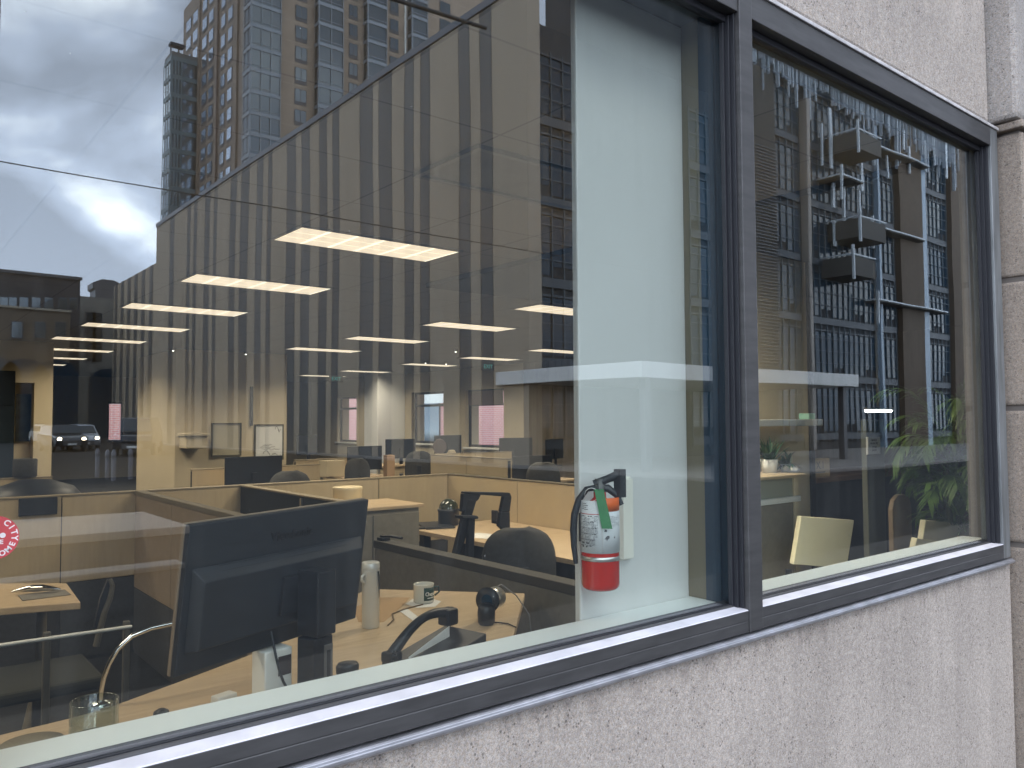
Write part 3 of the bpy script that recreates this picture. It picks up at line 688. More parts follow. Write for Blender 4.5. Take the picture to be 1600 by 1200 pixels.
# raised lower housing with a sloping upper lip
b = MB(); z1 = .045; x_ = hw-.018
p = [(-x_, .0045, -hh+.05), (x_, .0045, -hh+.05), (x_, .0045, z1+.03), (-x_, .0045, z1+.03)]
q_ = [(-x_+.02, .032, -hh+.062), (x_-.02, .032, -hh+.062), (x_-.02, .032, z1), (-x_+.02, .032, z1)]
b.hexa([TM @ Vector(v) for v in p]+[TM @ Vector(v) for v in q_]); b.build('rear_housing', M_blk2, mon, bevel=.003)
b = MB()
for i in range(90):
    xx = -x_*.75+i*(x_*1.5/90)
    b.box(xx, xx+.0018, .0, .0052+.004, z1+.022, z1+.027, TM); b.box(xx, xx+.0018, .01, .0145+.004, z1+.010, z1+.016, TM)
b.build('vent_slots', M_blk, mon)
M_emb = mat('embossed_black', (.004, .005, .008), .3)
text('ViewSonic', .036, M_emb, mon, TM @ frame_T((.0, .0050, .118), (-1, 0, 0), (0, 0, 1)) if False else frame_T(TM @ Vector((.015, .0048, .115)), ux, uz2), .0008, bold=.0005)
# neck
nb_ = TM @ Vector((.0, .033, -.02))
b = MB(); b.box(-.035, .035, .033, .044, -.085, .015, TM); b.build('mount_plate', M_blk, mon, bevel=.002)
ntop = TM @ Vector((.045, .0, .0))
upx = Vector((ux.x, ux.y, 0)).normalized(); upy = Vector((-upx.y, upx.x, 0)); 
if upy.y > 0: upy = -upy
def NT(o):
    m = Matrix((upx, upy, Vector((0, 0, 1)))).transposed().to_4x4(); m.translation = o; return m
base_c = Vector((ntop.x, ntop.y, 0))+upy*.085
T_ = NT(Vector((base_c.x, base_c.y, .75)))
b = MB(); zt = ntop.z-.75+.02
b.box(-.032, .036, -.045, .03, .19, zt, T_); b.build('upper_neck', M_blk, mon, bevel=.004)
b = MB(); b.box(-.036, .033, -.04, .022, .014, .187, T_); b.build('lower_neck', M_blk, mon, bevel=.004)
b = MB(); fr = T_
b.box(-.002, .030, .0222, .0245, .05, .165, T_); b.build('neck_trim', mat('steel_trim', (.20, .21, .23), .35, .7), mon, bevel=.001)
b = MB(); b.box(.0075, .0205, .0246, .0256, .065, .15, T_); b.build('neck_slot', M_gask, mon, bevel=.0005)
b = MB(); b.box(-.11, .11, -.12, .07, .0005, .013, T_); b.build('base', M_blk, mon, bevel=.006)
b = MB(); pts = []
pa = TM @ Vector((-.04, .02, -.13)); pb = Vector((T_.translation.x-.02, T_.translation.y+.04, .79))
for i in range(14):
    u = i/13; q = pa.lerp(pb, u); q += Vector((-.02, -.03, -.05))*math.sin(math.pi*u); pts.append(q)
b.tube(pts, .0035, 8); b.build('cable', M_blk, mon)

# white box behind the monitor
a, c = at(404, 1040, Y=2.05), at(455, 1040, Y=2.05)
bx = thing('white_power_brick', 'white upright box with a dark label standing behind the big monitor', 'box', ((a.x+c.x)/2, 2.05, .75))
T2 = Matrix.Translation(Vector(((a.x+c.x)/2, 2.07, .75))) @ Matrix.Rotation(R(12), 4, 'Z')
b = MB(); b.box(-.042, .042, -.03, .03, .0005, .155, T2); b.build('body', M_white, bx, bevel=.004)
b = MB(); b.box(-.002, .038, -.0312, -.0302, .085, .135, T2); b.build('label', mat('dark_taupe', (.05, .04, .04), .5), bx)
# white adapter and dark puck on the desk edge
p = at(350, 1092, Z=.765); b = MB(); b.box(-.03, .03, -.018, .018, 0, .028, Matrix.Translation((p.x, p.y, .7505)) @ Matrix.Rotation(.3, 4, 'Z')); q = b.build('power_adapter', M_white, bevel=.005); tag(q, 'small white adapter lying on the desk below the big monitor', 'adapter')
p = at(252, 1113, Z=.765); b = MB(); b.lathe([(.012, .7505), (.02, .757), (.018, .768), (.008, .774)], 18, Matrix.Translation((p.x, p.y, 0))); q = b.build('earbud_case', M_blk); tag(q, 'tiny black puck on the desk just above the sill', 'case')
# silver plate bottom-left
p = at(52, 1160, Z=.78); b = MB(); b.lathe([(.0, .7505), (.035, .7505), (.062, .772), (.065, .774), (.035, .757), (0, .755)], 28, Matrix.Translation((p.x, p.y+.02, 0)), caps=False); q = b.build('shallow_bowl', mat('grey_glaze', (.22, .20, .15), .3)); tag(q, 'shallow grey bowl on the desk in the near left corner', 'bowl')

# thermos bottle
p = at(579, 980, Z=.75)
th = thing('steel_bottle', 'tall brushed white steel bottle standing on the desk', 'bottle', (p.x, p.y, .75))
TB = Matrix.Translation((p.x, p.y, .7505))
M_bot = mat('pale_steel', (.66, .66, .62), .38, .35, nscale=12, namt=.10, stretch=(1, 1, .3))
b = MB(); b.lathe([(.029, 0), (.0315, .004), (.0315, .19), (.0325, .192), (.0325, .208)], 36, TB); b.build('body', M_bot, th)
b = MB(); b.lathe([(.0312, .2085), (.0322, .211), (.0322, .233), (.029, .236), (.027, .232), (.0, .231)], 36, TB, caps=False); b.build('cap', M_bot, th)
b = MB(); b.tube([(p.x+.013, p.y-.0325, .75+.205), (p.x+.016, p.y-.0322, .75+.17), (p.x+.017, p.y-.0318, .75+.11)], [.003, .0035, .001], 8); b.build('seam_shadow', M_dgrey, th)
b = MB(); b.tube([(p.x-.028, p.y-.005, .945), (p.x-.042, p.y-.012, .94), (p.x-.043, p.y-.012, .925), (p.x-.030, p.y-.005, .915)], .005, 10); b.build('loop', M_bot, th)
# mug on napkin
p = at(662, 941, Z=.75)
mg = thing('camp_mug', 'cream enamel mug with a dark green printed label', 'mug', (p.x, p.y, .75))
TB = Matrix.Translation((p.x, p.y, .7515))
M_en = mat('cream_enamel', (.62, .61, .54), .25, coat=.3)
b = MB(); b.lathe([(0, 0), (.038, 0), (.042, .004), (.042, .070), (.0435, .074), (.041, .0755), (.039, .072), (.039, .055), (.0, .055)], 36, TB, caps=False); b.build('body', M_en, mg)
b = MB(); b.lathe([(0, .058), (.0388, .058)], 30, TB, caps=False, sm=False); b.build('coffee', mat('coffee', (.05, .03, .02), .1), mg)
ang0 = math.atan2(-p.y, -p.x)
def arcband(r, z0, z1, a0, a1, n=14):
    b = MB(); vs = []; 
    for i in range(n+1):
        a = a0+(a1-a0)*i/n
        for rr, z in ((r, z0), (r, z1), (r+.0006, z1), (r+.0006, z0)): vs.append(TB @ Vector((rr*math.cos(a), rr*math.sin(a), z)))
    fs = []
    for i in range(n):
        for k in range(4): fs.append((i*4+k, i*4+(k+1) % 4, i*4+4+(k+1) % 4, i*4+4+k))
    b.add(vs, fs, True); return b
arcband(.0425, .012, .064, ang0+.02, ang0+1.35).build('label', mat('bottle_green', (.012, .045, .04), .4), mg)
def wraptext(s, r, z, a_start, step, size, m, par, TBx, name='lettering', bold=0.0):
    meshes = []
    for i, ch in enumerate(s):
        if ch == ' ': continue
        a = a_start+step*i
        o = TBx @ Vector((r*math.cos(a), r*math.sin(a), z))
        text(ch, size, m, par, frame_T(o, (-math.sin(a), math.cos(a), 0), (0, 0, 1)), .0002, name, bold=bold)
wraptext('Chepe', .0436, .038, ang0+.32, .215, .022, M_white, mg, TB, bold=.0004)
arcband(.0432, .021, .024, ang0+.36, ang0+1.15).build('underline', M_white, mg)
hx = TB @ Vector((.042*math.cos(ang0+1.6), .042*math.sin(ang0+1.6), .06)); dv = Vector((math.cos(ang0+1.6), math.sin(ang0+1.6), 0))
b = MB(); b.tube([hx, hx+dv*.018+Vector((0, 0, .002)), hx+dv*.022-Vector((0, 0, .02)), hx+dv*.003-Vector((0, 0, .035))], .004, 8); b.build('handle', mat('bottle_green', (.012, .045, .04), .4), mg)
def slab(name, px, Z, th_, m, label, cat):
    pts = [at(x, y, Z=Z) for x, y in px]; b = MB(); b.prism([(q.x, q.y) for q in pts], Z+.0004, Z+.0004+th_); o = b.build(name, m); tag(o, label, cat); return o
slab('napkin', [(634, 944), (652, 950), (680, 948), (689, 940), (676, 936), (645, 936)], .75, .0006, M_paper, 'crumpled paper napkin under the enamel mug', 'napkin')
slab('paper_slip', [(624, 955), (636, 951), (657, 967), (648, 972)], .75, .0008, M_paper, 'white paper slip on the desk in front of the mug', 'paper')
slab('table_mat', [(552, 950), (594, 934), (640, 934), (628, 948), (600, 972), (560, 972)], .75, .0008, mat('tan_mat', (.40, .26, .13), .7), 'tan mat lying under the steel bottle', 'mat')
# webcam / round speaker
p = at(760, 976, Z=.75)
wc = thing('desk_webcam', 'black webcam with a round silver barrel standing at the desk corner', 'webcam', (p.x, p.y, .75))
b = MB(); TB = Matrix.Translation((p.x, p.y, .7505)); b.lathe([(.025, 0), (.031, .01), (.033, .045), (.03, .07), (.012, .078)], 26, TB); b.build('base', M_blk, wc)
b = MB(); ax = Vector((.72, .40, -.05)).normalized(); T3 = frame_T(Vector((p.x+.012, p.y+.01, .835)), ax.cross(Vector((0, 0, 1))), Vector((0, 0, 1)).cross(ax).cross(ax) if False else ax.cross(ax.cross(Vector((0, 0, 1)))))
zc = T3.to_3x3() @ Vector((0, 0, 1))
if zc.dot(ax) < 0: T3 = T3 @ Matrix.Rotation(math.pi, 4, 'X')
b.lathe([(.028, .008), (.040, .014), (.040, .085), (.034, .09)], 30, T3); b.build('barrel', M_silver, wc)
b = MB(); b.lathe([(.022, -.004), (.047, .0), (.047, .007), (.03, .0078)], 30, T3); b.build('rim', M_blk, wc)
b = MB(); b.lathe([(.0, -.006), (.02, -.005), (.022, -.0045)], 20, T3, caps=False); b.build('lens', M_dglass, wc)
b = MB(); q0 = Vector((p.x+.07, p.y+.05, .86)); b.tube([q0, q0+Vector((.04, .0, .015)), q0+Vector((.09, -.03, -.03)), q0+Vector((.12, -.07, -.10)), q0+Vector((.12, -.10, -.3))], .0025, 6); b.build('cable', mat('grey_cable', (.2, .2, .2), .5), wc)
b = MB(); b.tube([(p.x+.03, p.y-.01, .756), (p.x+.06, p.y-.05, .754), (p.x+.05, p.y-.11, .754)], .0025, 6); b.build('cable', M_blk, wc)
# phone
ph = thing('desk_phone', 'black desk phone with its curved handset, just above the sill', 'phone', (1.35, 2.15, .75))
pa, pb = at(607, 1036, Z=.76), at(700, 1006, Z=.76)
d = Vector((pb.x-pa.x, pb.y-pa.y, 0)).normalized(); nrm = Vector((-d.y, d.x, 0))
Lp = (Vector((pb.x, pb.y, 0))-Vector((pa.x, pa.y, 0))).length
T4 = Matrix((d, nrm, Vector((0, 0, 1)))).transposed().to_4x4(); T4.translation = Vector((pa.x, pa.y, .7505))
b = MB(); sl = .075
b.hexa([T4 @ Vector(v) for v in ((-.01, -.16, 0), (Lp+.01, -.16, 0), (Lp+.01, .02, 0), (-.01, .02, 0), (-.01, -.16, .012), (Lp+.01, -.16, .03+sl*.5), (Lp+.01, .02, .03+sl*.5), (-.01, .02, .012))]); b.build('body', M_blk, ph, bevel=.004)
b = MB(); b.hexa([T4 @ Vector(v) for v in ((.03, -.058, .0245), (Lp-.055, -.058, .0545), (Lp-.055, -.0565, .0545), (.03, -.0565, .0245), (.03, -.058, .030), (Lp-.055, -.058, .088), (Lp-.055, -.0565, .088), (.03, -.0565, .030))]); b.build('side_plate', M_white, ph)
b = MB(); pts = []; rr = []
for i in range(19):
    u = i/18; pts.append(T4 @ Vector((-.005+(Lp+.015)*u, -.01, .028+.085*u+.048*math.sin(math.pi*min(1, u*1.02))))); rr.append(.019-.005*math.sin(math.pi*u))
b.tube(pts, rr, 14); b.build('handset', M_blk, ph)
b = MB(); b.box(Lp-.035, Lp+.018, -.034, .016, .075, .130, T4); b.build('earpiece', M_blk, ph, bevel=.008)
b = MB(); b.box(-.02, .03, -.034, .016, .012, .046, T4); b.build('mouthpiece', M_blk, ph, bevel=.008)
b = MB(); b.tube([T4 @ Vector((-.005+.006*math.cos(i*.9)-i*.0006, -.045+.006*math.sin(i*.9), .012+.0016*i)) for i in range(30)], .0022, 6); b.build('coiled_cord', M_blk, ph)
# mouse / small black object
p = at(543, 1046, Z=.765); b = MB(); b.lathe([(.026, 0), (.030, .006), (.031, .026), (.026, .034), (.0, .036)], 24, Matrix.Translation((p.x, p.y, .7505)) @ Matrix.Diagonal((1.15, .9, 1, 1))); q = b.build('computer_mouse', M_blk); tag(q, 'rounded black mouse on the desk beside the monitor stand', 'mouse')
# glass jar and gooseneck lamp
p = at(140, 1120, Z=.80)
jr = thing('glass_jar', 'clear straight glass jar standing on the desk near the sill', 'jar', (.425, 2.05, .75))
cj = Vector((.425, 2.02, .7505)); b = MB(); TB = Matrix.Translation(cj)
b.lathe([(.0, 0), (.048, 0), (.05, .004), (.05, .125), (.0485, .127), (.047, .125), (.047, .008), (.0, .006)], 32, TB, caps=False); b.build('glass', M_jar, jr)
b = MB(); b.lathe([(.0, .0085), (.046, .0085), (.046, .05), (.0, .052)], 24, TB, caps=False); b.build('contents', mat('jar_contents', (.16, .155, .13), .8, nscale=30, namt=.3), jr)
gl = thing('gooseneck_tube', 'curved chrome gooseneck arm rising from the desk edge', 'lamp arm', (.53, 2.43, .0))
b = MB(); A, B_ = at(157, 1092, Y=2.36), at(276, 973, Y=2.36)
ctrl = [at(px_, py_, Y=2.36) for px_, py_ in ((157, 1095), (158, 1080), (162, 1060), (170, 1038), (184, 1014), (206, 994), (236, 982), (277, 973), (320, 966))]
b.tube([Vector((ctrl[0].x, 2.36, .76))]+ctrl, .0065, 10); b.build('arm', M_chrome, gl)
b = MB(); b.lathe([(.03, .7505), (.03, .762), (.01, .768)], 20, Matrix.Translation((ctrl[0].x, 2.36-.0, 0))); b.build('base', M_chrome, gl)

# ------------------------------------------------------------------ fire extinguisher
fx = thing('fire_extinguisher', 'red fire extinguisher with a green tag hung on the white column', 'fire extinguisher', (1.525, 1.545, 1.04))
EX, EY, RX_ = 1.548, 1.535, .051
tb_ = Matrix.Translation((EX, EY, 0))
zb, zt_ = at(943, 930, Y=EY-RX_).z+.004, at(943, 790, Y=EY-RX_).z
b = MB(); b.lathe([(.0, zb), (.042, zb), (.049, zb+.006), (RX_, zb+.014), (RX_, zt_-.035), (.047, zt_-.018), (.036, zt_+.0), (.023, zt_+.010), (.017, zt_+.016), (.017, zt_+.03)], 48, tb_, caps=False); b.build('cylinder', M_red, fx)
va = math.atan2(-EY, -EX)     # direction to the viewer
def band(r, z0, z1, a0, a1, name, m, n=24):
    b = MB(); vs = []
    for i in range(n+1):
        a = va+a0+(a1-a0)*i/n
        for rr, z in ((r, z0), (r, z1), (r+.0006, z1), (r+.0006, z0)): vs.append(tb_ @ Vector((rr*math.cos(a), rr*math.sin(a), z)))
    fs = [(k, k+1, k+2, k+3) for k in (0,)]+[(i*4+k, i*4+(k+1) % 4, i*4+4+(k+1) % 4, i*4+4+k) for i in range(n) for k in range(4)]
    b.add(vs, fs, True); return b.build(name, m, fx)
zf = lambda y: at(943, y, Y=EY-RX_).z
band(RX_+.0002, zf(867), zf(784), -1.75, .1, 'label', M_label)
band(RX_+.0002, zf(867), zf(801), .105, 1.75, 'label', M_label)
band(RX_+.0002, zf(800.5), zf(779.5), .105, 1.75, 'colour_band', M_orange)
band(RX_+.0006, zf(805.5), zf(804.5), -1.75, .09, 'label_line', M_red)
band(RX_+.0004, zf(880), zf(873), -3.1, 3.1, 'metal_strap', M_silver, 60)
b = MB(); rnd = random.Random(5)
def ink(r, z, a0, a1, h):
    n = max(2, int((a1-a0)/.05)); vs = []
    for i in range(n+1):
        a = va+a0+(a1-a0)*i/n
        for zz_ in (z, z+h): vs.append(tb_ @ Vector((r*math.cos(a), r*math.sin(a), zz_)))
    b.add(vs, [(2*i, 2*i+1, 2*i+3, 2*i+2) for i in range(n)])
zt1 = zf(809); zb1 = zf(858)
rows_ = 26
for i in range(rows_):
    z = zt1+(zb1-zt1)*i/rows_; a = -1.25
    lim = -.12 if i < 18 else -.25
    while a < lim:
        l = rnd.uniform(.04, .16)
        if rnd.random() < .8: ink(RX_+.0014, z, a, min(a+l, lim), .0013 if i % 5 else .0024)
        a += l+rnd.uniform(.02, .05)
b.build('label_print', M_ink, fx); b = MB()
for i in range(9):
    z = zt1+(zb1-zt1)*i/26; a = .3
    while a < 1.2:
        l = rnd.uniform(.04, .14)
        if rnd.random() < .75: ink(RX_+.0014, z, a, a+l, .0012)
        a += l+rnd.uniform(.02, .05)
b.build('label_print', M_ink, fx); b = MB()
for i in range(4):
    ink(RX_+.0014, zf(789+3*i), -1.1, -.75+.1*(i % 2), .0016)
ink(RX_+.0014, zf(852), -1.15, -.9, .004); ink(RX_+.0014, zf(852), -.8, -.6, .004); ink(RX_+.0014, zf(858), -1.1, -.95, .004); ink(RX_+.0014, zf(858), -.8, -.7, .004)
b.build('label_print', M_ink, fx)
TBF = tb_
wraptext('Amerex'[0:0], .0614, 1.1, 0, .1, .01, M_ink, fx, tb_)
b = MB()
def arc_poly(pts, m=None):     # small printed emblem on the right of the label
    vs = [tb_ @ Vector(((RX_+.0014)*math.cos(va+a), (RX_+.0014)*math.sin(va+a), z)) for a, z in pts]; b.add(vs, [tuple(range(len(vs)))])
ze = zf(842)
arc_poly([(.22, ze-.004), (.30, ze+.003), (.38, ze+.006), (.50, ze+.005), (.46, ze+.002), (.86, ze+.003), (.82, ze-.002), (.40, ze-.003), (.34, ze-.009), (.31, ze-.003)])
arc_poly([(.20, ze+.016), (.24, ze+.022), (.34, ze+.022), (.36, ze+.016)])
b.build('label_emblem', M_ink, fx)
# valve, handle, hose, tag, bracket
zv = zt_+.03
b = MB(); b.lathe([(.015, zv-.003), (.017, zv), (.017, zv+.018), (.013, zv+.022), (.013, zv+.035)], 20, tb_); b.build('valve', mat('dark_cast_metal', (.10, .10, .10), .4, .6), fx)
vx = Vector((-math.sin(va), math.cos(va), 0))   # to the right as seen
vf = Vector((math.cos(va), math.sin(va), 0))
def E_(r_, f_, z): return Vector((EX, EY, 0))+vx*r_+vf*f_+Vector((0, 0, z))
b = MB(); b.tube([E_(-.015, 0, zv+.02), E_(.02, .0, zv+.034), E_(.05, 0, zv+.046)], [.012, .011, .013], 10)
b.box(-.012, .012, -.011, .011, 0, .075, frame_T(E_(.054, 0, zv-.014), (1, 0, 0), (0, 1, 0))); b.build('lever', M_blk, fx)
b = MB(); b.tube([E_(-.012, .0, zv+.008), E_(.022, 0, zv+.010), E_(.045, 0, zv-.008), E_(.058, 0, zv-.034)], [.012, .011, .009, .007], 10); b.build('carry_handle', M_blk, fx)
b = MB(); b.tube([E_(-.012, .01, zv+.012), E_(-.035, .01, zv+.008), E_(-.056, .01, zv-.02), E_(-.068, .012, zv-.06), E_(-.071, .012, zv-.10), E_(-.070, .01, zv-.145), E_(-.065, .01, zv-.19)], [.008, .008, .009, .0095, .0095, .008, .006], 12); b.build('hose', M_blk, fx)
b = MB(); z0_, z1_ = zf(826.5), zf(765)
q1, q2, q3, q4 = E_(-.014, .057, z1_), E_(.010, .057, z1_+.001), E_(.032, .059, z0_), E_(.0045, .059, z0_+.0005)
off = vf*.0012; b.hexa([q1, q2, q3, q4, q1+off, q2+off, q3+off, q4+off]); b.build('inspection_tag', M_green, fx)
b = MB(); b.tube([E_(-.002, .058, z1_-.003), E_(-.006, .05, z1_+.014), E_(-.004, .016, zv+.012)], .0013, 6); b.build('tag_tie', M_gask, fx)
b = MB(); ring = [E_(-.022+.018*math.cos(t*.5), .02, zv-.006+.018*math.sin(t*.5)) for t in range(14)]; b.tube(ring, .0012, 6); b.build('safety_pin', M_silver, fx)
bx0, bx1 = at(972, 800, Y=1.58).x, at(991, 800, Y=1.58).x; bz0, bz1 = at(980, 872, Y=1.59).z, at(980, 748, Y=1.59).z
b = MB(); b.prism([(bx0, 1.5995), (bx1, 1.5995), (bx1-.006, 1.578), (bx0+.004, 1.578)], bz0, bz1); b.prism([(bx0-.012, 1.5998), (bx1+.004, 1.5998), (bx1+.004, 1.597), (bx0-.012, 1.597)], bz0-.006, bz1+.006); b.build('wall_bracket', mat('ivory_metal', (.80, .79, .70), .45), fx, bevel=.002)
b = MB(); b.box(EX-.02, EX+.05, 1.585, 1.5964, zb+.12, zt_-.03); b.build('bracket_arm', M_blk, fx)

# ------------------------------------------------------------------ office furniture behind
def monitor_proto(name, w=.58, h=.34, mtl=None):
    r = thing(name, 'x', 'monitor')
    m1 = mtl or M_blk
    b = MB(); b.box(-w/2, w/2, -.012, .012, .12, .12+h); b.build('shell', m1, r, bevel=.004)
    b = MB(); b.box(-w/2+.012, w/2-.012, -.0135, -.0122, .135, .12+h-.012); b.build('screen', M_dglass, r)
    b = MB(); b.box(-.03, .03, .0125, .035, .01, .30); b.build('stand', m1, r, bevel=.003)
    b = MB(); b.box(-.11, .11, -.07, .09, 0, .01); b.build('base', m1, r, bevel=.003)
    return r
def table(name, label, x0, x1, y0, y1, z, top=M_wood, front=None, leg=M_silver, group=None):
    t = thing(name, label, 'desk', ((x0+x1)/2, (y0+y1)/2, 0), group)
    b = MB(); b.box(x0, x1, y0, y1, z-.028, z); b.build('desktop', top, t, bevel=.003)
    for x in (x0+.04, x1-.04):
        for y in (y0+.04, y1-.04):
            b = MB(); b.box(x-.02, x+.02, y-.02, y+.02, 0, z-.0285); b.build('leg', leg, t)
    if front:
        b = MB(); b.box(x0+.07, x1-.07, y0+.03, y0+.045, .25, z-.03); b.build('modesty_panel', front, t)
    return t
# desk with the black dome, in the cubicle right behind
d2 = thing('return_desk', 'maple desk against the cubicle partition with the black dome on it', 'desk', (3.4, 4.0, .72))
b = MB(); b.box(3.12, 3.915, 3.05, 5.05, .69, .72); b.build('desktop', M_wood, d2, bevel=.003)
for x, y in ((3.2, 4.95), (3.2, 4.45), (3.85, 3.15), (3.2, 3.2)):
    b = MB(); b.box(x-.03, x+.03, y-.03, y+.03, 0, .6895); b.build('leg', M_blk, d2)
b = MB(); b.box(3.5, 3.52, 3.2, 4.9, .2, .689); b.build('modesty_panel', M_darkpanel, d2)
p = at(701, 817, Z=.735)
dm = thing('smoked_dome', 'black smoked dome on a cylindrical base standing on the return desk', 'dome camera', (p.x, p.y, .72))
TB = Matrix.Translation((p.x, p.y, .7205)) @ Matrix.Diagonal((1.0, 1.0, 1.0, 1))
b = MB(); b.lathe([(.07, .0), (.078, .01), (.078, .10), (.084, .105), (.084, .118), (.075, .12)], 30, TB); b.build('base', M_blk, dm)
b = MB(); b.lathe([(.0745, .1205)]+[(.0745*math.cos(t*math.pi/16), .1205+.075*math.sin(t*math.pi/16)) for t in range(1, 8)]+[(.003, .1955)], 30, TB); b.build('dome', mat('smoked_dome', (.03, .035, .02), .08, spec=.8), dm)
for y0_ in (-.1, .082):
    b = MB(); b.box(-.012, .012, y0_, y0_+.018, .10, .125, TB); b.build('lug', M_blk, dm)
b = MB(); T5 = Matrix.Translation((p.x-.12, p.y+.0, .7215)) @ Matrix.Rotation(R(70), 4, 'Z'); b.box(-.17, .17, -.11, .11, 0, .014, T5); q = b.build('closed_laptop', M_blk, bevel=.004); tag(q, 'closed black laptop under the edge of the smoked dome', 'laptop')
# dismantled black chair frame leaning in the cubicle
fr = thing('chair_frame', 'black office chair without its back mesh, open frame over the return desk', 'chair', (3.0, 3.9, 0))
Y_ = 3.55
def P_(x, y, Y=Y_, dY=0): 
    q = at(x, y, Y=Y+dY); return q
def bar(pts, r, name, m=M_blk, dY=0, Y=Y_, flat=None):
    b = MB(); b.tube([P_(x, y, Y, dY) for x, y in pts], r, 10); return b.build(name, m, fr)
b = MB()
def strip(quad, Y, th_=.03):
    a = [at(x, y, Y=Y) for x, y in quad]; b.hexa(a+[v+Vector((0, th_, 0)) for v in a])
b = MB(); strip([(731, 778), (746, 780), (724, 856), (706, 880)], Y_); strip([(706, 880), (724, 856), (706, 900), (688, 920)], Y_); b.build('frame_upright', M_blk, fr, bevel=.008)
b = MB(); strip([(725, 768), (797, 770), (800, 777), (724, 771)], Y_-.001, .028); strip([(724, 771), (752, 771.5), (750, 779), (738, 785), (724, 800)], Y_) if False else strip([(724, 771.5), (752, 772.5), (748, 781), (722, 800)], Y_+.001); b.build('frame_top', M_blk, fr, bevel=.004)
b = MB(); strip([(788, 775), (800, 776), (797, 800), (783, 800)], Y_); strip([(783, 800), (797, 800), (798, 840), (780, 822)], Y_); b.build('frame_side', M_blk, fr, bevel=.005)
b = MB(); strip([(722, 806), (748, 806), (749, 811), (724, 812)], Y_-.05, .08); b.build('arm_pad', M_blk, fr, bevel=.008)
b = MB(); strip([(733, 811), (743, 811), (741, 870), (731, 872)], Y_-.02, .03); b.build('arm_post', M_blk, fr, bevel=.005)
c0 = at(735, 880, Y=3.55)
b = MB(); b.box(c0.x-.22, c0.x+.22, 3.35, 3.80, .43, .49); b.build('seat', M_dgrey, fr, bevel=.02)
b = MB(); b.lathe([(.03, .12), (.03, .43)], 12, Matrix.Translation((c0.x, 3.57, 0))); b.build('gas_lift', M_silver, fr)
for k in range(5):
    a = k*2*math.pi/5; b = MB(); b.tube([(c0.x, 3.57, .12), (c0.x+.27*math.cos(a), 3.57+.27*math.sin(a), .07)], [.025, .015], 8)
    b.lathe([(.025, 0), (.025, .05)], 10, Matrix.Translation((c0.x+.27*math.cos(a), 3.57+.27*math.sin(a), 0))); b.build('leg', M_blk, fr)
# small black stapler upright on the desk
p = at(773, 817, Z=.725); b = MB(); T5 = Matrix.Translation((p.x, p.y, .7205)); b.box(-.012, .012, -.03, .03, 0, .10, T5); b.box(-.012, .012, -.06, .03, 0, .03, T5); q = b.build('tape_holder', M_blk, bevel=.006); tag(q, 'small black upright holder on the return desk behind the open chair frame', 'holder')

def office_chair(name='office_chair'):
    r = thing(name, 'x', 'office chair')
    b = MB()   # curved upholstered back, local: faces -y
    n = 14; vs = []; rows2 = 24
    def prof(v):
        a = max(0, (v-.55)/.45); c = max(0, (.22-v)/.22); return math.sqrt(max(0, 1-a**3.2))*.55+.45 if False else (max(0.0, 1-min(.985, v*0+max(0, (v-.45)/.55))**3.4))**(1/2.6)*(1-c*c*.25)
    for j in range(rows2+1):
        v = j/rows2; z = .58+.50*v; wdt = .235*prof(v)
        for i in range(n+1):
            u = i/n*2-1; vs.append((wdt*u, -.06*(u*u)+.02*math.sin(v*3), z))
    m_ = len(vs); vs += [(x*1.0, y+.05, z) for x, y, z in vs]
    fs = []
    W = n+1
    for j in range(rows2):
        for i in range(n):
            a = j*W+i; fs.append((a, a+1, a+W+1, a+W)); fs.append((a+m_, a+W+m_, a+W+1+m_, a+1+m_))
    for j in range(rows2):
        a = j*W; fs.append((a, a+W, a+W+m_, a+m_)); a = j*W+n; fs.append((a, a+m_, a+W+m_, a+W))
    for i in range(n):
        a = i; fs.append((a, a+m_, a+1+m_, a+1)); a = rows2*W+i; fs.append((a, a+1, a+1+m_, a+m_))
    b.add(vs, fs, True); o = b.build('backrest', M_dgrey, r); md = o.modifiers.new('bevel', 'BEVEL'); md.width = .012; md.segments = 3; md.limit_method = 'ANGLE'; md.angle_limit = R(50)
    b = MB(); b.box(-.04, .04, .045, .075, .40, .85); b.build('spine', M_blk, r, bevel=.008)
    b = MB(); b.box(-.24, .24, -.45, .02, .44, .52); b.build('seat', M_dgrey, r, bevel=.03)
    b = MB(); b.lathe([(.028, .12), (.028, .44)], 12, Matrix.Translation((0, -.2, 0))); b.build('gas_lift', M_silver, r)
    for sx_ in (-1, 1):
        b = MB(); b.tube([(sx_*.25, -.1, .50), (sx_*.29, -.1, .52), (sx_*.29, -.1, .68)], .015, 8); b.box(sx_*.29-.03, sx_*.29+.03, -.24, .04, .68, .70); b.build('armrest', M_blk, r)
    for k in range(5):
        a = k*2*math.pi/5; b = MB(); b.tube([(0, -.2, .12), (.27*math.cos(a), -.2+.27*math.sin(a), .07)], [.025, .015], 8)
        b.lathe([(.025, 0), (.025, .05)], 10, Matrix.Translation((.27*math.cos(a), -.2+.27*math.sin(a), 0))); b.build('leg', M_blk, r)
    return r
oc = office_chair(); oc['label'] = 'dark grey upholstered office chair right behind the dark capped partition'; oc['group'] = 'upholstered office chairs'
q = at(812, 823, Y=3.35); place(oc, (q.x, 3.35, q.z-1.085*.88), R(158), .88)

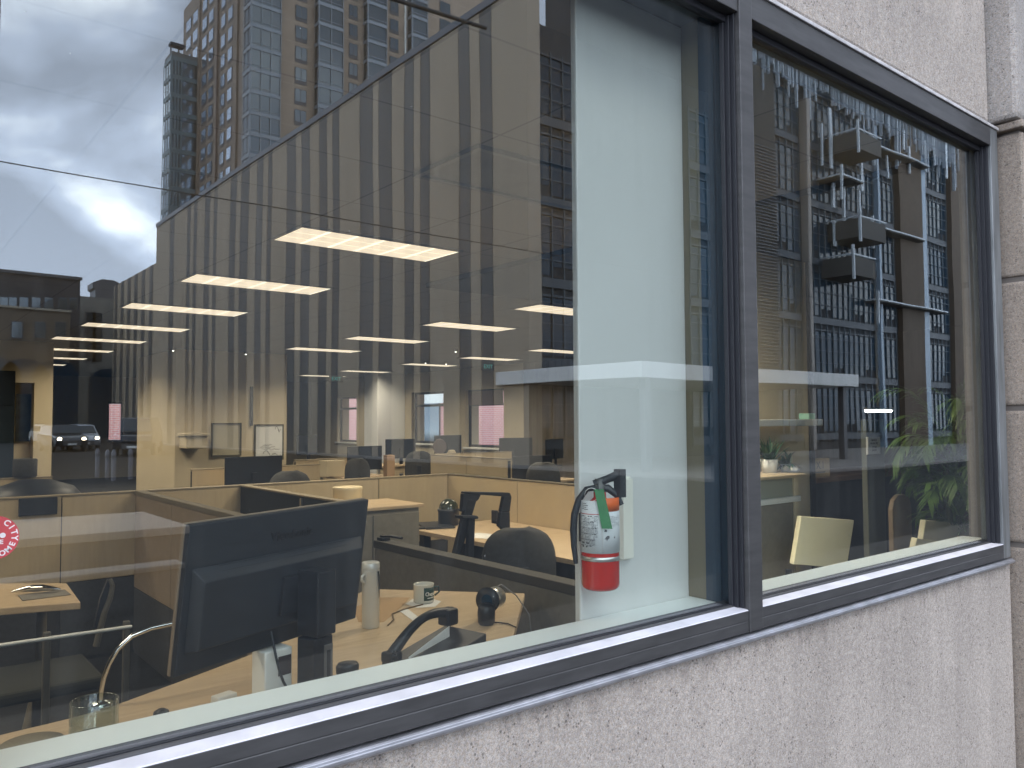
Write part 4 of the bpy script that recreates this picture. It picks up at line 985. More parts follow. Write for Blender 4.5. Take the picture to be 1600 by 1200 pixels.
# grey cabinet with maple top, canister on it
cbn = thing('storage_cabinet', 'grey storage cabinet with a maple top in the cubicle behind the monitor', 'cabinet', (2.6, 4.7, 0))
b = MB(); b.box(2.20, 2.90, 4.56, 5.0, 0, .93); b.build('body', M_grey, cbn, bevel=.004)
b = MB(); b.box(2.18, 2.93, 4.54, 5.02, .9305, .952); b.build('top', M_wood, cbn, bevel=.003)
b = MB(); b.box(2.205, 2.545, 4.55, 4.5595, .05, .90); b.build('door', M_grey, cbn, bevel=.002)
b = MB(); b.box(2.553, 2.895, 4.55, 4.5595, .05, .90); b.build('door', M_grey, cbn, bevel=.002)
p = at(543, 787, Z=.953)
cn = thing('round_canister', 'cream round canister standing on the storage cabinet', 'canister', (2.50, 4.8, .953))
b = MB(); b.lathe([(.0, 0), (.092, 0), (.095, .004), (.095, .095)], 36, Matrix.Translation((2.50, 4.80, .9525)), caps=False); b.build('body', mat('cream_plastic', (.72, .60, .38), .5), cn)
b = MB(); b.lathe([(.0975, .0955), (.0975, .115), (.094, .119), (.0, .119)], 36, Matrix.Translation((2.50, 4.80, .9525)), caps=False); b.build('lid', mat('cream_plastic', (.72, .60, .38), .5), cn)

# left cubicle desk and things
d3 = thing('side_desk', 'small maple desk at the left cubicle with a silver tray on it', 'desk', (.3, 4.2, .72))
pts = [at(126, 941, Z=.72), at(-60, 955, Z=.72), at(-60, 912, Z=.72), at(104, 911, Z=.72)]
b = MB(); b.prism([(q.x, q.y) for q in pts], .69, .72); b.build('desktop', M_wood, d3, bevel=.003)
q = at(80, 930, Z=.72); b = MB(); b.tube([(q.x-.02, q.y+.1, .689), (q.x-.02, q.y+.1, .35), (q.x-.12, q.y-.05, 0.01)], .022, 8); b.build('leg', mat('bronze_leg', (.16, .14, .10), .5), d3)
tr_ = thing('silver_tray', 'long silver pen tray on the small left desk', 'tray', (.5, 4.1, .72))
a, c = at(18, 925, Z=.735), at(95, 921, Z=.735)
b = MB(); n = 12
b.tube([a.lerp(c, i/n)+Vector((0, 0, .012*math.sin(math.pi*i/n))) for i in range(n+1)], [.004+.012*math.sin(math.pi*i/n) for i in range(n+1)], 10); b.build('body', M_chrome, tr_)
b = MB(); q = a.lerp(c, .6); b.box(q.x-.09, q.x+.1, q.y-.12, q.y+.02, .7205, .724); b.build('base_plate', M_grey, tr_, bevel=.002)
# slim chair seen edge-on
sl_ = thing('mesh_chair', 'slim dark mesh chair seen edge-on at the left cubicle', 'chair', (.8, 3.7, 0))
Yc = 3.75
def q2(x, y, dY=0): return at(x, y, Y=Yc+dY)
b = MB(); ring = [q2(x, y) for x, y in ((172, 905), (176, 915), (172, 935), (163, 958), (156, 985), (150, 1010))]; b.tube(ring, [.008, .010, .011, .012, .013, .013], 8); b.build('back_frame', mat('taupe_plastic', (.10, .09, .07), .5), sl_)
b = MB(); a = [q2(x, y) for x, y in ((169, 905), (173, 916), (164, 950), (153, 982), (147, 980), (157, 935))]; b.add(a+[v+Vector((0, .02, 0)) for v in a], [tuple(range(6)), tuple(range(6, 12))[::-1]]+[(i, (i+1) % 6, (i+1) % 6+6, i+6) for i in range(6)]); b.build('backrest', M_blk, sl_)
c1 = q2(140, 1000)
b = MB(); b.box(c1.x-.38, c1.x+.02, Yc-.2, Yc+.22, .44, .49); b.build('seat', M_darkpanel, sl_, bevel=.015)
b = MB(); b.lathe([(.025, .1), (.025, .44)], 10, Matrix.Translation((c1.x-.18, Yc, 0))); b.build('gas_lift', mat('taupe_plastic', (.10, .09, .07), .5), sl_)
for k in range(5):
    a = k*2*math.pi/5+.3; b = MB(); b.tube([(c1.x-.18, Yc, .1), (c1.x-.18+.27*math.cos(a), Yc+.27*math.sin(a), .05)], [.022, .014], 8); b.build('leg', M_blk, sl_)
# chrome rod between two stands
a, c = at(-10, 1010, Y=3.2), at(205, 979, Y=3.35)
rd = thing('chrome_rail', 'thin chrome rail on white stands above the floor at the left cubicle', 'rail', ((a.x+c.x)/2, 3.3, 0))
b = MB(); b.tube([a, c], .007, 8); b.build('rod', M_white, rd)  # bright sheen of the chrome put in as plain white colour
for u in (.36, .97):
    q = a.lerp(c, u); b = MB(); b.box(q.x-.012, q.x+.012, q.y+.008, q.y+.028, 0, q.z+.02); b.build('stand', mat('taupe_plastic', (.10, .09, .07), .5), rd, bevel=.004)

# open plan area: desks, panels, monitors
d_a = partition('pale maple divider in the middle of the open office', 5.05, 5.10, 6.3, 7.7, 1.12, M_woodp, [7.0], .015, capm=M_cap, group='open office dividers')
for args in (('maple divider further back below the white-edged monitor', at(681, 716, Y=9.6).x, at(800, 716, Y=9.6).x, 9.6, 9.65, 1.03, 'x'),
             ('maple divider below the far left whiteboard', at(300, 722, Y=8.8).x, at(500, 722, Y=8.8).x, 8.8, 8.85, 1.0, 'x'),
             ('grey-brown divider running under the farthest window', at(462, 715, Y=11.0).x, at(560, 715, Y=11.0).x, 11.0, 11.05, .95, 'x'),
             ('cream low divider at the back left below the wall niche', at(-20, 715, Y=8.6).x, at(82, 715, Y=8.6).x, 8.6, 8.65, 1.0, 'x')):
    partition(args[0], args[1], args[2], args[3], args[4], args[5], M_woodp, [(args[1]+args[2])/2], .015, capm=M_cap, group='open office dividers')
a, c = at(0, 736, Y=7.4), at(95, 736, Y=7.4)
table('white_counter', 'white topped counter at the far left behind the long partition', a.x-1.0, c.x, 7.0, 7.5, 1.0, M_white, M_tanwall)
p = at(42, 711, Z=1.02); p = at(43, 708, Y=8.5)
b = MB(); b.lathe([(.09, 1.001), (.10, 1.01), (.10, 1.16), (.09, 1.17)], 20, Matrix.Translation((p.x, 8.62, 0))); q = b.build('small_bin', M_dgrey); tag(q, 'small dark grey pot standing on the cream low divider', 'pot')
p = at(60, 765, Y=6.2); b = MB(); b.lathe([(.30, .70), (.30, .99), (.24, 1.06), (.1, 1.11), (0, 1.115)], 26, Matrix.Translation((p.x, 6.35, 0)), caps=False); q = b.build('round_pouf', M_blk); tag(q, 'dark rounded chair top showing above the long partition at far left', 'chair')
# desks under the monitors
tabs = [(7.9, 'wide maple desk in the open office holding the left black monitor', 360, 520), (9.9, 'maple desk in the open office below the farthest window', 535, 610), (12.0, 'maple desk in the open office before the white pier', 590, 700),
        (13.6, 'maple desk in the open office beneath the middle far window', 665, 735), (11.2, 'maple desk in the open office beneath the nearest far window', 700, 850), (7.6, 'maple desk in the open office nearest to the white column', 770, 905)]
deskz = {}
for Y, lb, pa_, pb_ in tabs:
    a, c = at(pa_, 700, Y=Y), at(pb_, 700, Y=Y)
    table('office_desk', lb, a.x, c.x, Y, Y+.75, .74, M_wood, M_woodp, group='open office desks')
MP = monitor_proto('office_monitor')
mons = [(397, 713, 8.2, .02, 'black monitor standing alone below the whiteboards', 1.05), (570, 697, 10.2, .1, 'black monitor in front of the far left window corner', 1.0),
        (626, 686, 12.3, -.1, 'black monitor before the white pier', 1.0), (700, 680, 13.9, .05, 'dark green-black monitor below the middle far window', 1.2),
        (742, 705, 11.9, .0, 'low black monitor half hidden under the nearest far window', 1.0), (806, 684, 11.5, -.1, 'grey-black monitor with a pale edge right of the nearest far window', 1.25),
        (832, 712, 7.9, .0, 'big black monitor just left of the white column', 1.15), (866, 686, 10.3, .3, 'navy monitor between the pale edged monitor and the column', 1.0), (480, 680, 13.3, .5, 'dark monitor tilted at the back left of the farthest window', 1.0)]
for i, (px, py, Y, rz, lb, sc) in enumerate(mons):
    q = at(px, py, Y=Y)
    base = q.z-.46*sc
    if i == 0: o = MP; place(MP, (q.x, Y, base), math.pi+rz, sc); o['label'] = lb; o['group'] = 'monitors in the open office'
    else: o = dup(MP, (q.x, Y, base), math.pi+rz, lb, 'monitors in the open office', sc)
    if base > .76:   # riser under it
        b = MB(); b.box(q.x-.2, q.x+.2, Y-.12, Y+.12, .7405 if abs(base-.74) < .4 else 0, base-.0005); z_ = b.build('monitor_riser', M_woodp, bevel=.004); tag(z_, 'maple riser under the '+lb.replace('standing alone ', ''), 'riser')
for i, (px, py, Y, rz, lb) in enumerate(((560, 712, 9.3, 200, 'dark office chair in front of the farthest window'), (655, 712, 10.8, 150, 'dark office chair before the white pier desk'), (850, 722, 6.9, 170, 'dark office chair beside the big black monitor near the column'), (455, 735, 7.4, 185, 'dark office chair behind the canister'), (755, 722, 10.0, 190, 'dark office chair under the nearest far window'))):
    q = at(px, py, Y=Y); dup(oc, (q.x, Y, 0), R(rz), lb, 'upholstered office chairs', min(1, .95))
p = at(655, 700, Z=1.0); q = at(687, 703, Y=12.6)
wf = thing('desk_fan', 'small round desk fan below the middle far window', 'fan', (q.x, 12.6, .74))
b = MB(); T6 = frame_T((q.x, 12.6, q.z+.06), (1, 0, 0), (0, 0, 1)); b.lathe([(.14, -.02), (.15, 0), (.14, .02)], 28, T6); b.build('cage', mat('mauve_grey', (.17, .13, .12), .6), wf)
b = MB(); b.lathe([(.08, .7405), (.015, .76), (.015, q.z-.09)], 14, Matrix.Translation((q.x, 12.6, 0))); b.build('stand', M_blk, wf)
q = at(705, 706, Y=12.7); b = MB(); b.hexa([Vector((q.x-.16, 12.62, .7405)), Vector((q.x+.16, 12.62, .7405)), Vector((q.x+.16, 12.78, .7405)), Vector((q.x-.16, 12.78, .7405)), Vector((q.x-.04, 12.66, q.z+.04)), Vector((q.x+.06, 12.66, q.z+.04)), Vector((q.x+.06, 12.74, q.z+.04)), Vector((q.x-.04, 12.74, q.z+.04))]); z_ = b.build('paper_stack', M_tanwall, bevel=.02); tag(z_, 'cream heap of papers beside the small desk fan', 'papers')
q = at(608, 725, Y=9.4); b = MB(); b.box(q.x-.06, q.x+.06, 9.35, 9.45, .0, q.z+.12); z_ = b.build('cardboard_tube_box', mat('cardboard', (.38, .24, .13), .8), bevel=.004); tag(z_, 'narrow cardboard box standing before the white pier desk', 'box')

# ------------------------------------------------------------------ area behind the right-hand pane
a, c = at(1150, 372, Z=2.75), at(1262, 390, Z=2.75)
YB = 3.35
xa, xb = at(1150, 600, Y=YB).x, at(1262, 600, Y=YB).x
b = MB(); b.box(xa, xb, YB, YB+.12, 0, 2.749); b.build('interior_wall', M_tanwall, kind='structure')
b = MB(); b.box(xb+.001, xb+.05, YB-.02, YB+.12, 0, 2.749); b.build('door_post', M_gask, kind='structure')
# drawers with plants
dr = thing('drawer_cabinet', 'grey and cream drawer cabinet behind the right-hand pane', 'cabinet', (4.6, 3.0, 0))
x0, x1 = at(1170, 760, Y=2.85).x, at(1241, 760, Y=2.85).x
zt = at(1215, 743, Y=2.85).z; zm = at(1215, 782, Y=2.85).z
b = MB(); b.box(x0, x1, 2.86, 3.33, 0, zm-.02); b.build('body', M_grey, dr)
b = MB(); b.box(x0, x1, 2.86, 3.33, zm+.015, zt-.02); b.build('upper_drawer', mat('sage_grey', (.26, .27, .22), .7), dr, bevel=.003)
b = MB(); b.box(x0, x1+.06, 2.84, 3.34, zm-.0195, zm+.0145); b.build('shelf_rail', M_white, dr, bevel=.003)
b = MB(); b.box(x0, x1+.10, 2.83, 3.345, zt-.0195, zt); b.build('top', M_woodp, dr, bevel=.003)
b = MB(); b.box(x1+.002, x1+.05, 2.85, 3.33, 0, zm-.02); b.box(x1+.002, x1+.05, 2.85, 3.33, zm+.0155, zt-.02); b.build('end_panel', M_tanwall, dr, bevel=.003)
def blade(b, base, dirv, ln, wd, droop, seg=5, up=(0, 0, 1)):
    dirv = Vector(dirv).normalized(); side = dirv.cross(Vector(up));
    if side.length < 1e-3: side = Vector((1, 0, 0))
    side.normalize(); vs = []; p = Vector(base); d = dirv.copy()
    for i in range(seg+1):
        u = i/seg; w_ = wd*(math.sin(math.pi*min(1, .12+u*.88))**.7)*(1-u*.55)
        vs += [p-side*w_, p+side*w_+Vector((0, 0, .15*w_))]
        d = (d+Vector((0, 0, -droop/seg))).normalized(); p = p+d*(ln/seg)
    b.add(vs, [(2*i, 2*i+1, 2*i+3, 2*i+2) for i in range(seg)], True)
def small_plant(px, py, Y, h, label, n=40, sp=.6, zb=None, rpot=.07):
    q = at(px, py, Y=Y); zb = zb if zb is not None else q.z
    t = thing('potted_plant', label, 'plant', (q.x, Y, zb), 'potted plants on the drawer cabinet')
    b = MB(); b.lathe([(.0, 0), (rpot*.8, 0), (rpot, rpot*1.5), (rpot*.93, rpot*1.5), (rpot*.9, rpot*1.3), (0, rpot*1.3)], 24, Matrix.Translation((q.x, Y, zb+.0005)), caps=False); b.build('pot', M_white, t)
    b = MB(); rnd = random.Random(px)
    for i in range(n):
        a = rnd.uniform(0, 6.28); e = rnd.uniform(.35, 1.5)
        blade(b, (q.x+rnd.uniform(-.03, .03), Y+rnd.uniform(-.03, .03), zb+rpot*1.3), (math.cos(a)*math.cos(e), math.sin(a)*math.cos(e), math.sin(e)), h*rnd.uniform(.6, 1.1), .014, sp)
    b.build('leaves', M_leaf2, t)
small_plant(1202, 742, 3.05, .19, 'spiky dark succulent in a white pot on the drawer cabinet', 46, .4, zb=zt, rpot=.058)
small_plant(1228, 742, 3.0, .13, 'smaller trailing succulent beside the spiky one on the drawer cabinet', 26, 1.6, zb=zt, rpot=.035)
q = at(1212, 742, Y=3.82); b = MB(); b.lathe([(.0, zt+.001), (.03, zt+.001), (.04, zt+.02), (.02, zt+.04), (0, zt+.045)], 14, Matrix.Translation((at(1240, 742, Y=2.95).x, 2.95, 0)), caps=False); z_ = b.build('pebble', M_white); tag(z_, 'small white stone beside the trailing succulent', 'stone')
# pendant shelf with green label
sx0, sx1 = at(1160, 660, Y=3.1).x, at(1282, 660, Y=3.1).x; sz = at(1282, 665, Y=3.1).z; sz1 = at(1282, 655, Y=3.1).z
sh = thing('wall_shelf', 'white wall shelf with a small green box above the drawer cabinet', 'shelf', (sx0, 3.2, sz))
b = MB(); b.box(sx0, sx1, 3.08, YB-.021, sz, sz1); b.build('board', M_white, sh, bevel=.004)
u0, u1 = at(1258, 650, Y=3.15).x, at(1268, 650, Y=3.15).x; z_t = at(1260, 646, Y=3.15).z
b = MB(); b.box(u0, u1, 3.12, 3.2, sz1+.0005, z_t); z_ = b.build('green_box', mat('mint_green', (.35, .62, .5), .5), bevel=.002); tag(z_, 'tiny mint green box standing on the white wall shelf', 'box')
# dark counter / reception desk with sign box
cx0, cx1 = at(1262, 745, Y=3.4).x, at(1392, 745, Y=3.4).x; cz = at(1300, 744, Y=3.4).z
rc = thing('reception_counter', 'dark counter with a walnut top behind the right-hand pane', 'counter', ((cx0+cx1)/2, 3.6, 0))
b = MB(); b.box(cx0, cx1+1.6, 3.36, 3.95, cz-.04, cz); b.build('top', M_woodd, rc, bevel=.003)
b = MB(); b.box(cx0+.03, cx1+1.5, 3.42, 3.9, 0, cz-.0405); b.build('body', mat('slate_laminate', (.035, .038, .046), .5), rc)
a, c = at(1266, 718, Y=3.4), at(1297, 744, Y=3.4)
sb = thing('sign_box', 'small maple box with a dark printed mark on the dark counter', 'box', ((a.x+c.x)/2, 3.45, cz))
b = MB(); b.box(a.x, c.x, 3.40, 3.48, cz+.0005, a.z); b.build('body', M_wood, sb, bevel=.004)
mid_ = Vector(((a.x+c.x)/2, 3.399, (a.z+cz)/2+.02)); s_ = (c.x-a.x)
text('X.1', s_*.30, M_ink, sb, frame_T(mid_, (1, 0, 0), (0, 0, 1)), .0008)
b = MB(); b.box(mid_.x-s_*.25, mid_.x+s_*.25, 4.5485, 3.3992, mid_.z-s_*.2, mid_.z-s_*.17); b.build('underline', M_ink, sb)
# lit tube and notice on a post
YN = 2.8
a, c = at(1357, 683, Y=YN), at(1377, 709, Y=YN)
po = thing('display_post', 'tall grey display post holding a white notice behind the right-hand pane', 'post', ((a.x+c.x)/2, YN+.08, 0))
pz = at(1365, 655, Y=YN).z
b = MB(); b.box(a.x+.01, c.x+.09, YN+.02, YN+.06, 0, pz); b.build('post', mat('sage_post', (.17, .18, .145), .6), po, bevel=.004)
nt_ = thing('notice', 'white printed notice on the grey display post', 'notice', ((a.x+c.x)/2, YN, c.z))
b = MB(); b.box(a.x, c.x, YN+.005, YN+.019, c.z, a.z); b.build('sheet', mat('bright_paper', (.88, .88, .86), .8), nt_)
for k, (s, u) in enumerate((('NOTICE', .8), ('PLEASE USE', .62), ('OTHER', .4), ('DOOR', .22))):
    text(s, (a.z-c.z)*.17, M_ink, nt_, frame_T(((a.x+c.x)/2, YN+.0045, c.z+(a.z-c.z)*u), (1, 0, 0), (0, 0, 1)), .0005)
a, c = at(1353, 642, Y=3.0), at(1392, 642, Y=3.0)
tl = thing('tube_light', 'short bright white tube light above the notice', 'light', ((a.x+c.x)/2, 3.0, a.z))
b = MB(); b.tube([a, c], .010, 10); b.build('tube', mat('tube_glow', (1, 1, 1), .3, emit=(1, .98, .94), estr=25), tl)
b = MB(); b.box(a.x-.02, c.x+.02, 2.985, 3.015, a.z+.012, a.z+.03); b.build('housing', M_grey, tl)
b = MB(); b.box((a.x+c.x)/2-.01, (a.x+c.x)/2+.01, 2.99, 3.01, a.z+.03, 2.70); b.build('hanger', M_grey, tl)
# cream square chairs
def cream_chair(name_l, quad, Y, tilt):
    P4 = [at(x, y, Y=Y+(tilt if i < 2 else 0)) for i, (x, y) in enumerate(quad)]     # TL, TR, BR, BL
    t = thing('lounge_chair', name_l, 'chair', ((P4[2].x+P4[3].x)/2, Y, 0), 'cream square lounge chairs')
    b = MB(); b.hexa([P4[3], P4[2], P4[2]+Vector((.02, .04, 0)), P4[3]+Vector((.02, .04, 0)), P4[0], P4[1], P4[1]+Vector((.02, .04, 0)), P4[0]+Vector((.02, .04, 0))]); b.build('backrest', M_cream, t, bevel=.004)
    b = MB(); x0 = P4[3].x; x1 = P4[2].x; b.box(x0, x1, Y+.05, Y+.5, .40, .44); b.build('seat', M_cream, t, bevel=.004)
    for x in (x0+.03, x1-.03):
        for y in (Y+.06, Y+.45): b = MB(); b.box(x-.012, x+.012, y-.012, y+.012, 0, .3995); b.build('leg', M_blk, t)
    for x in (x0+.04, x1-.04):
        b = MB(); zc_ = P4[2].z+.05; b.box(x-.012, x+.012, Y+.045, Y+.07, .38, zc_); b.build('back_strut', M_blk, t)
cream_chair('cream square-backed chair standing clear at the middle of the right-hand pane', [(1252, 807), (1335, 813), (1323, 888), (1240, 882)], 2.55, .12)
cream_chair('cream square-backed chair below the palm at the right end', [(1446, 813), (1528, 820), (1522, 872), (1438, 868)], 2.05, .10)
cream_chair('low cream chair overlapping the one below the palm', [(1433, 841), (1478, 848), (1470, 885), (1424, 880)], 1.92, .06)
cb2 = thing('tan_chair', 'rounded tan-backed chair left of the palm', 'chair', (4.6, 2.3, 0))
q = at(1408, 868, Y=2.5); qt = at(1408, 772, Y=2.5)
b = MB(); w2 = .13; b.prism([(w2*(-1), 0), (w2, 0), (w2, .30), (w2*.8, .36), (w2*.3, .39), (-w2*.3, .39), (-w2*.8, .36), (-w2, .30)], -.015, .015, frame_T((q.x, 2.5, qt.z-.39), (1, 0, 0), (0, 0, 1))); b.build('backrest', mat('tan_veneer', (.26, .19, .12), .6), cb2, bevel=.004)
b = MB(); b.box(q.x-.2, q.x+.2, 2.53, 2.95, .43, .46); b.build('seat', mat('tan_veneer', (.26, .19, .12), .6), cb2, bevel=.01)
b = MB(); b.box(q.x-.03, q.x+.03, 2.517, 2.535, .30, .8); b.build('spine', M_blk, cb2)
for x in (q.x-.17, q.x+.17):
    for y in (2.56, 2.9): b = MB(); b.tube([(x, y, .43), (x*1.0, y, 0)], .012, 6); b.build('leg', M_silver, cb2)
# palm
PY = 2.15; pq = at(1488, 760, Y=PY)
pm = thing('potted_palm', 'tall arching green palm in a dark pot behind the right-hand pane', 'plant', (pq.x, PY, 0))
b = MB(); b.lathe([(.0, 0), (.16, 0), (.20, .36), (.185, .36), (.18, .32), (0, .32)], 28, Matrix.Translation((pq.x, PY, 0)), caps=False); b.build('pot', M_blk, pm)
rnd = random.Random(11)
for k in range(5):
    dx_, dy_ = rnd.uniform(-.06, .06), rnd.uniform(-.06, .06)
    b = MB(); b.tube([(pq.x+dx_*.6, PY+dy_*.6, .32), (pq.x+dx_*1.2, PY+dy_*1.2, .75), (pq.x+dx_*1.6, PY+dy_*1.6, 1.0+.08*k)], [.014, .012, .008], 7); b.build('stem', mat('palm_stem', (.10, .12, .05), .7), pm)
b = MB()
def frond(b, base, az, el, ln, rnd, n=26):
    d = Vector((math.cos(az)*math.cos(el), math.sin(az)*math.cos(el), math.sin(el))); p = Vector(base); pts = []
    for i in range(n):
        pts.append(p.copy()); d = (d+Vector((0, 0, -.066-.0022*i))).normalized(); p = p+d*(ln/n)
    b.tube(pts, [.006*(1-i/n)+.001 for i in range(n)], 5)
    for i in range(4, n):
        u = i/n; t = (pts[i]-pts[i-1]).normalized(); s = t.cross(Vector((0, 0, 1))).normalized()
        for sg in (-1, 1):
            dd = (t*.9+s*sg*rnd.uniform(.5, .8)+Vector((0, 0, rnd.uniform(-.2, .15)))).normalized()
            blade(b, pts[i], dd, ln*.42*(1-.55*abs(u-.45))*rnd.uniform(.8, 1.15), .009, rnd.uniform(.5, 1.3), 5)
for k in range(46):
    az = rnd.uniform(0, 6.28); el = rnd.uniform(.6, 1.5); h_ = rnd.uniform(.75, 1.45)
    frond(b, (pq.x+rnd.uniform(-.06, .06), PY+rnd.uniform(-.06, .06), h_), az, el, rnd.uniform(.34, .56), rnd)
b.build('foliage', M_leaf, pm)

# ================================================================== the far side of the street (mirrored in the glass)
# striped metal-clad hall, its long flank running away from our window
XW = 18.4; YN_, YF_ = 21.7, 68.3; ZT = 17.4
hall = thing('striped_hall', 'long windowless hall clad in tan and dark vertical strips, mirrored across the window', 'building', (XW+8, my(45), -.2))
M_tanclad = mat('tan_cladding', (.32, .265, .20), .7, nscale=.5, namt=.06, stretch=(4, 4, .2))
M_darkclad = mat('dark_cladding', (.085, .085, .085), .6, nscale=.8, namt=.1, stretch=(4, 4, .2))
b = MB(); b.box(XW+.03, XW+20, my(YF_), my(36.3), -.2, ZT-.3); b.box(XW+.03, XW+.6, my(36.299), my(YN_), -.2, ZT-.3); b.build('wall', M_tanclad, hall)
bands = [(268, 275), (295, 300), (305, 310), (322, 330), (336, 341), (361, 370), (377, 389), (401, 410), (418, 424), (447, 461), (470, 483), (498, 510), (519, 529), (562, 582), (592, 612), (632, 646), (657, 671), (718, 735), (752, 770)]
b = MB(); b2 = MB(); cur = YF_
for p0_, p1_ in bands:
    ya = at(p0_, 300, X=XW).y; yb = at(p1_, 300, X=XW).y
    b2.box(XW+.002, XW+.029, my(ya)+.0, my(yb), -.2, ZT)
    b.box(XW, XW+.028, my(cur), my(ya)-.03, -.2, ZT); cur = yb-.03
ys_ = at(697, 200, X=XW).y
b.box(XW, XW+.028, my(cur), my(YN_), -.2, ZT)
b.build('cladding_strip', M_tanclad, hall); b2.build('dark_cladding_strip', M_darkclad, hall)
b = MB(); b.box(XW-.08, XW+.2, my(YF_), my(YN_), ZT+.001, ZT+.30); b.build('roof_coping', mat('slate_blue_metal', (.06, .075, .10), .4), hall)
b = MB(); b.box(XW+.2, XW+20, my(YF_)+.05, my(36.3), ZT-.29, ZT-.1); b.build('roof', M_dmull, hall)
lw_ = thing('low_hall', 'lower striped wing beyond the end of the long hall', 'building', (XW+6, my(74), -.2))
b = MB(); b.box(XW+.1, XW+12, my(83), my(YF_+.05), -.2, 14.6); b.build('wall', M_tanclad, lw_)
b = MB(); 
for k in range(6): b.box(XW+.07, XW+.099, my(82.5-2.4*k), my(81.5-2.4*k), -.2, 14.6)
b.build('dark_strip', M_darkclad, lw_)
# white canopy at the hall's street corner
cy0, cy1 = 16.15, 23.3
cp = thing('entrance_canopy', 'flat white canopy wrapping the street corner of the far building', 'canopy', (24, my(19), 2.8))
b = MB(); b.box(XW-.25, 31.1, my(cy1), my(cy0), 2.78, 3.27); b.build('slab', mat('canopy_white', (.62, .62, .60), .6), cp, bevel=.02)
for x in (XW+.4, 24.0, 30.6):
    b = MB(); b.box(x-.12, x+.12, my(cy0)-.6, my(cy0)-.36, -.1, 2.779); b.build('post', M_dmull, cp)

# street front of the far block: concrete balconies, dark glazing and tan piers
FY = my(22.0)       # front plane
fb = thing('balcony_block', 'dark glazed residential block with concrete balconies opposite the window', 'building', (45, FY-5, -.2))
b = MB(); b.box(XW+.65, 32, FY-14, FY-.35, -.2, 16.5); b.box(32.001, 75, FY-14, FY-.35, -.2, 34); b.build('wall', mat('dark_brown_brick', (.022, .026, .032), .8, nscale=1.5, namt=.2), fb)
def fx_(px): return at(px, 300, Y=22).x
def zf_(px, py): return at(px, py, Y=22).z
FH = 3.05
M_fin = mat('pale_steel_fin', (.40, .44, .47), .4)
M_concb = mat('balcony_concrete', (.055, .052, .048), .8, nscale=1.2, namt=.15)
M_tanp = mat('tan_brick_pier', (.080, .058, .040), .85, nscale=2, namt=.15)
# glazing bays, one part per storey group
for (p0_, p1_) in ((830, 905), (1085, 1150), (1150, 1176), (1214, 1256), (1268, 1400), (1445, 1484)):
    x0, x1 = fx_(p0_), fx_(p1_)
    b = MB()
    for k in range(11 if x0 > 32 else 5):
        z0 = .3+k*FH; n = max(2, int((x1-x0)/1.1)); w_ = (x1-x0)/n
        for i in range(n): b.box(x0+i*w_+.05, x0+(i+1)*w_-.05, FY-.349, FY-.30, z0+.55+(.35 if (i+k) % 3 == 0 else 0), z0+2.75)
    b.build('glazing_bay', M_dglass, fb)
    b = MB()
    for k in range(11 if x0 > 32 else 5):
        z0 = .3+k*FH; b.box(x0, x1, FY-.349, FY-.22, z0+.1, z0+.45); b.box(x0, x1, FY-.349, FY-.26, z0+2.8, z0+2.88)
    b.build('spandrel', mat('night_blue_spandrel', (.030, .040, .052), .5), fb)
    b = MB(); nn = max(3, int((x1-x0)/.55))
    for i in range(nn+1): xx = x0+(x1-x0)*i/nn; b.box(xx-.018, xx+.018, FY-.299, FY-.235, .3, 33 if x0 > 32 else 15.5)
    for k in range(11 if x0 > 32 else 5):
        for q_i in (1.1, 1.75, 2.4): b.box(x0, x1, FY-.234, FY-.20, .3+k*FH+q_i, .3+k*FH+q_i+.03)
    b.build('mullion_grid', mat('blue_grey_mullion', (.065, .09, .11), .5), fb)
for p0_, p1_ in ((1178, 1212), (1405, 1440), (1486, 1530)):   # tan piers
    x0, x1 = fx_(p0_), fx_(p1_); b = MB(); b.box(x0, x1, FY-.349, FY-.02, -.2, 34); b.build('brick_pier', M_tanp if p0_ > 1200 else mat('umber_panel', (.040, .037, .033), .8, nscale=1, namt=.15), fb)
b = MB()    # louvre screen on the left pier
x0, x1 = fx_(1178), fx_(1212)
for i in range(70):
    z0 = 3.6+i*.16; b.box(x0, x1, FY-.019, FY+.04, z0, z0+.05)
b.build('louvre_screen', M_dmull, fb)
b = MB(); x = fx_(1262); b.box(x-.16, x+.16, FY-.34, FY+.16, -.1, zf_(1262, 155)); b.build('downpipe', mat('putty_metal', (.22, .195, .17), .5), fb, bevel=.05)
b = MB(); x = fx_(1444); b.box(x-.30, x+.30, FY-.34, FY-.04, -.1, 34); b.build('steel_column', mat('steel_blue', (.20, .27, .34), .4), fb)
b = MB(); x = fx_(1374); b.box(x-.12, x+.12, FY-.34, FY-.04, -.1, 34); b.build('steel_column', mat('steel_blue', (.20, .27, .34), .4), fb)
# balconies: box with side and front rails
def balcony(px0, px1, pyt, dep, rail=True, hb=1.1):
    x0, x1 = fx_(px0), fx_(px1); z = zf_(px0, pyt)
    b = MB()
    if rail == 'slab': b.box(x0, x1, FY-.34, FY+dep-.002, z-.12, z-.055)
    else: b.box(x0, x1, FY-.34, FY+dep, z-hb, z-hb+.22); b.box(x0, x1, FY+dep-.08, FY+dep-.001, z-hb+.2205, z-.12); b.box(x0, x0+.08, FY-.34, FY+dep-.081, z-hb+.2205, z-.12)
    o = b.build('balcony', M_concb, fb, bevel=.01)
    b = MB(); b.box(x0-.03, x1, FY+dep-.001, FY+dep+.05, z-.05, z+.02); b.box(x0-.03, x0+.04, FY-.34, FY+dep-.002, z-.05, z+.02)
    b.box(x0-.03, x0+.07, FY+dep-.02, FY+dep+.10, z-hb-.25, z+.45)
    b.build('balcony_rail', M_fin, fb)
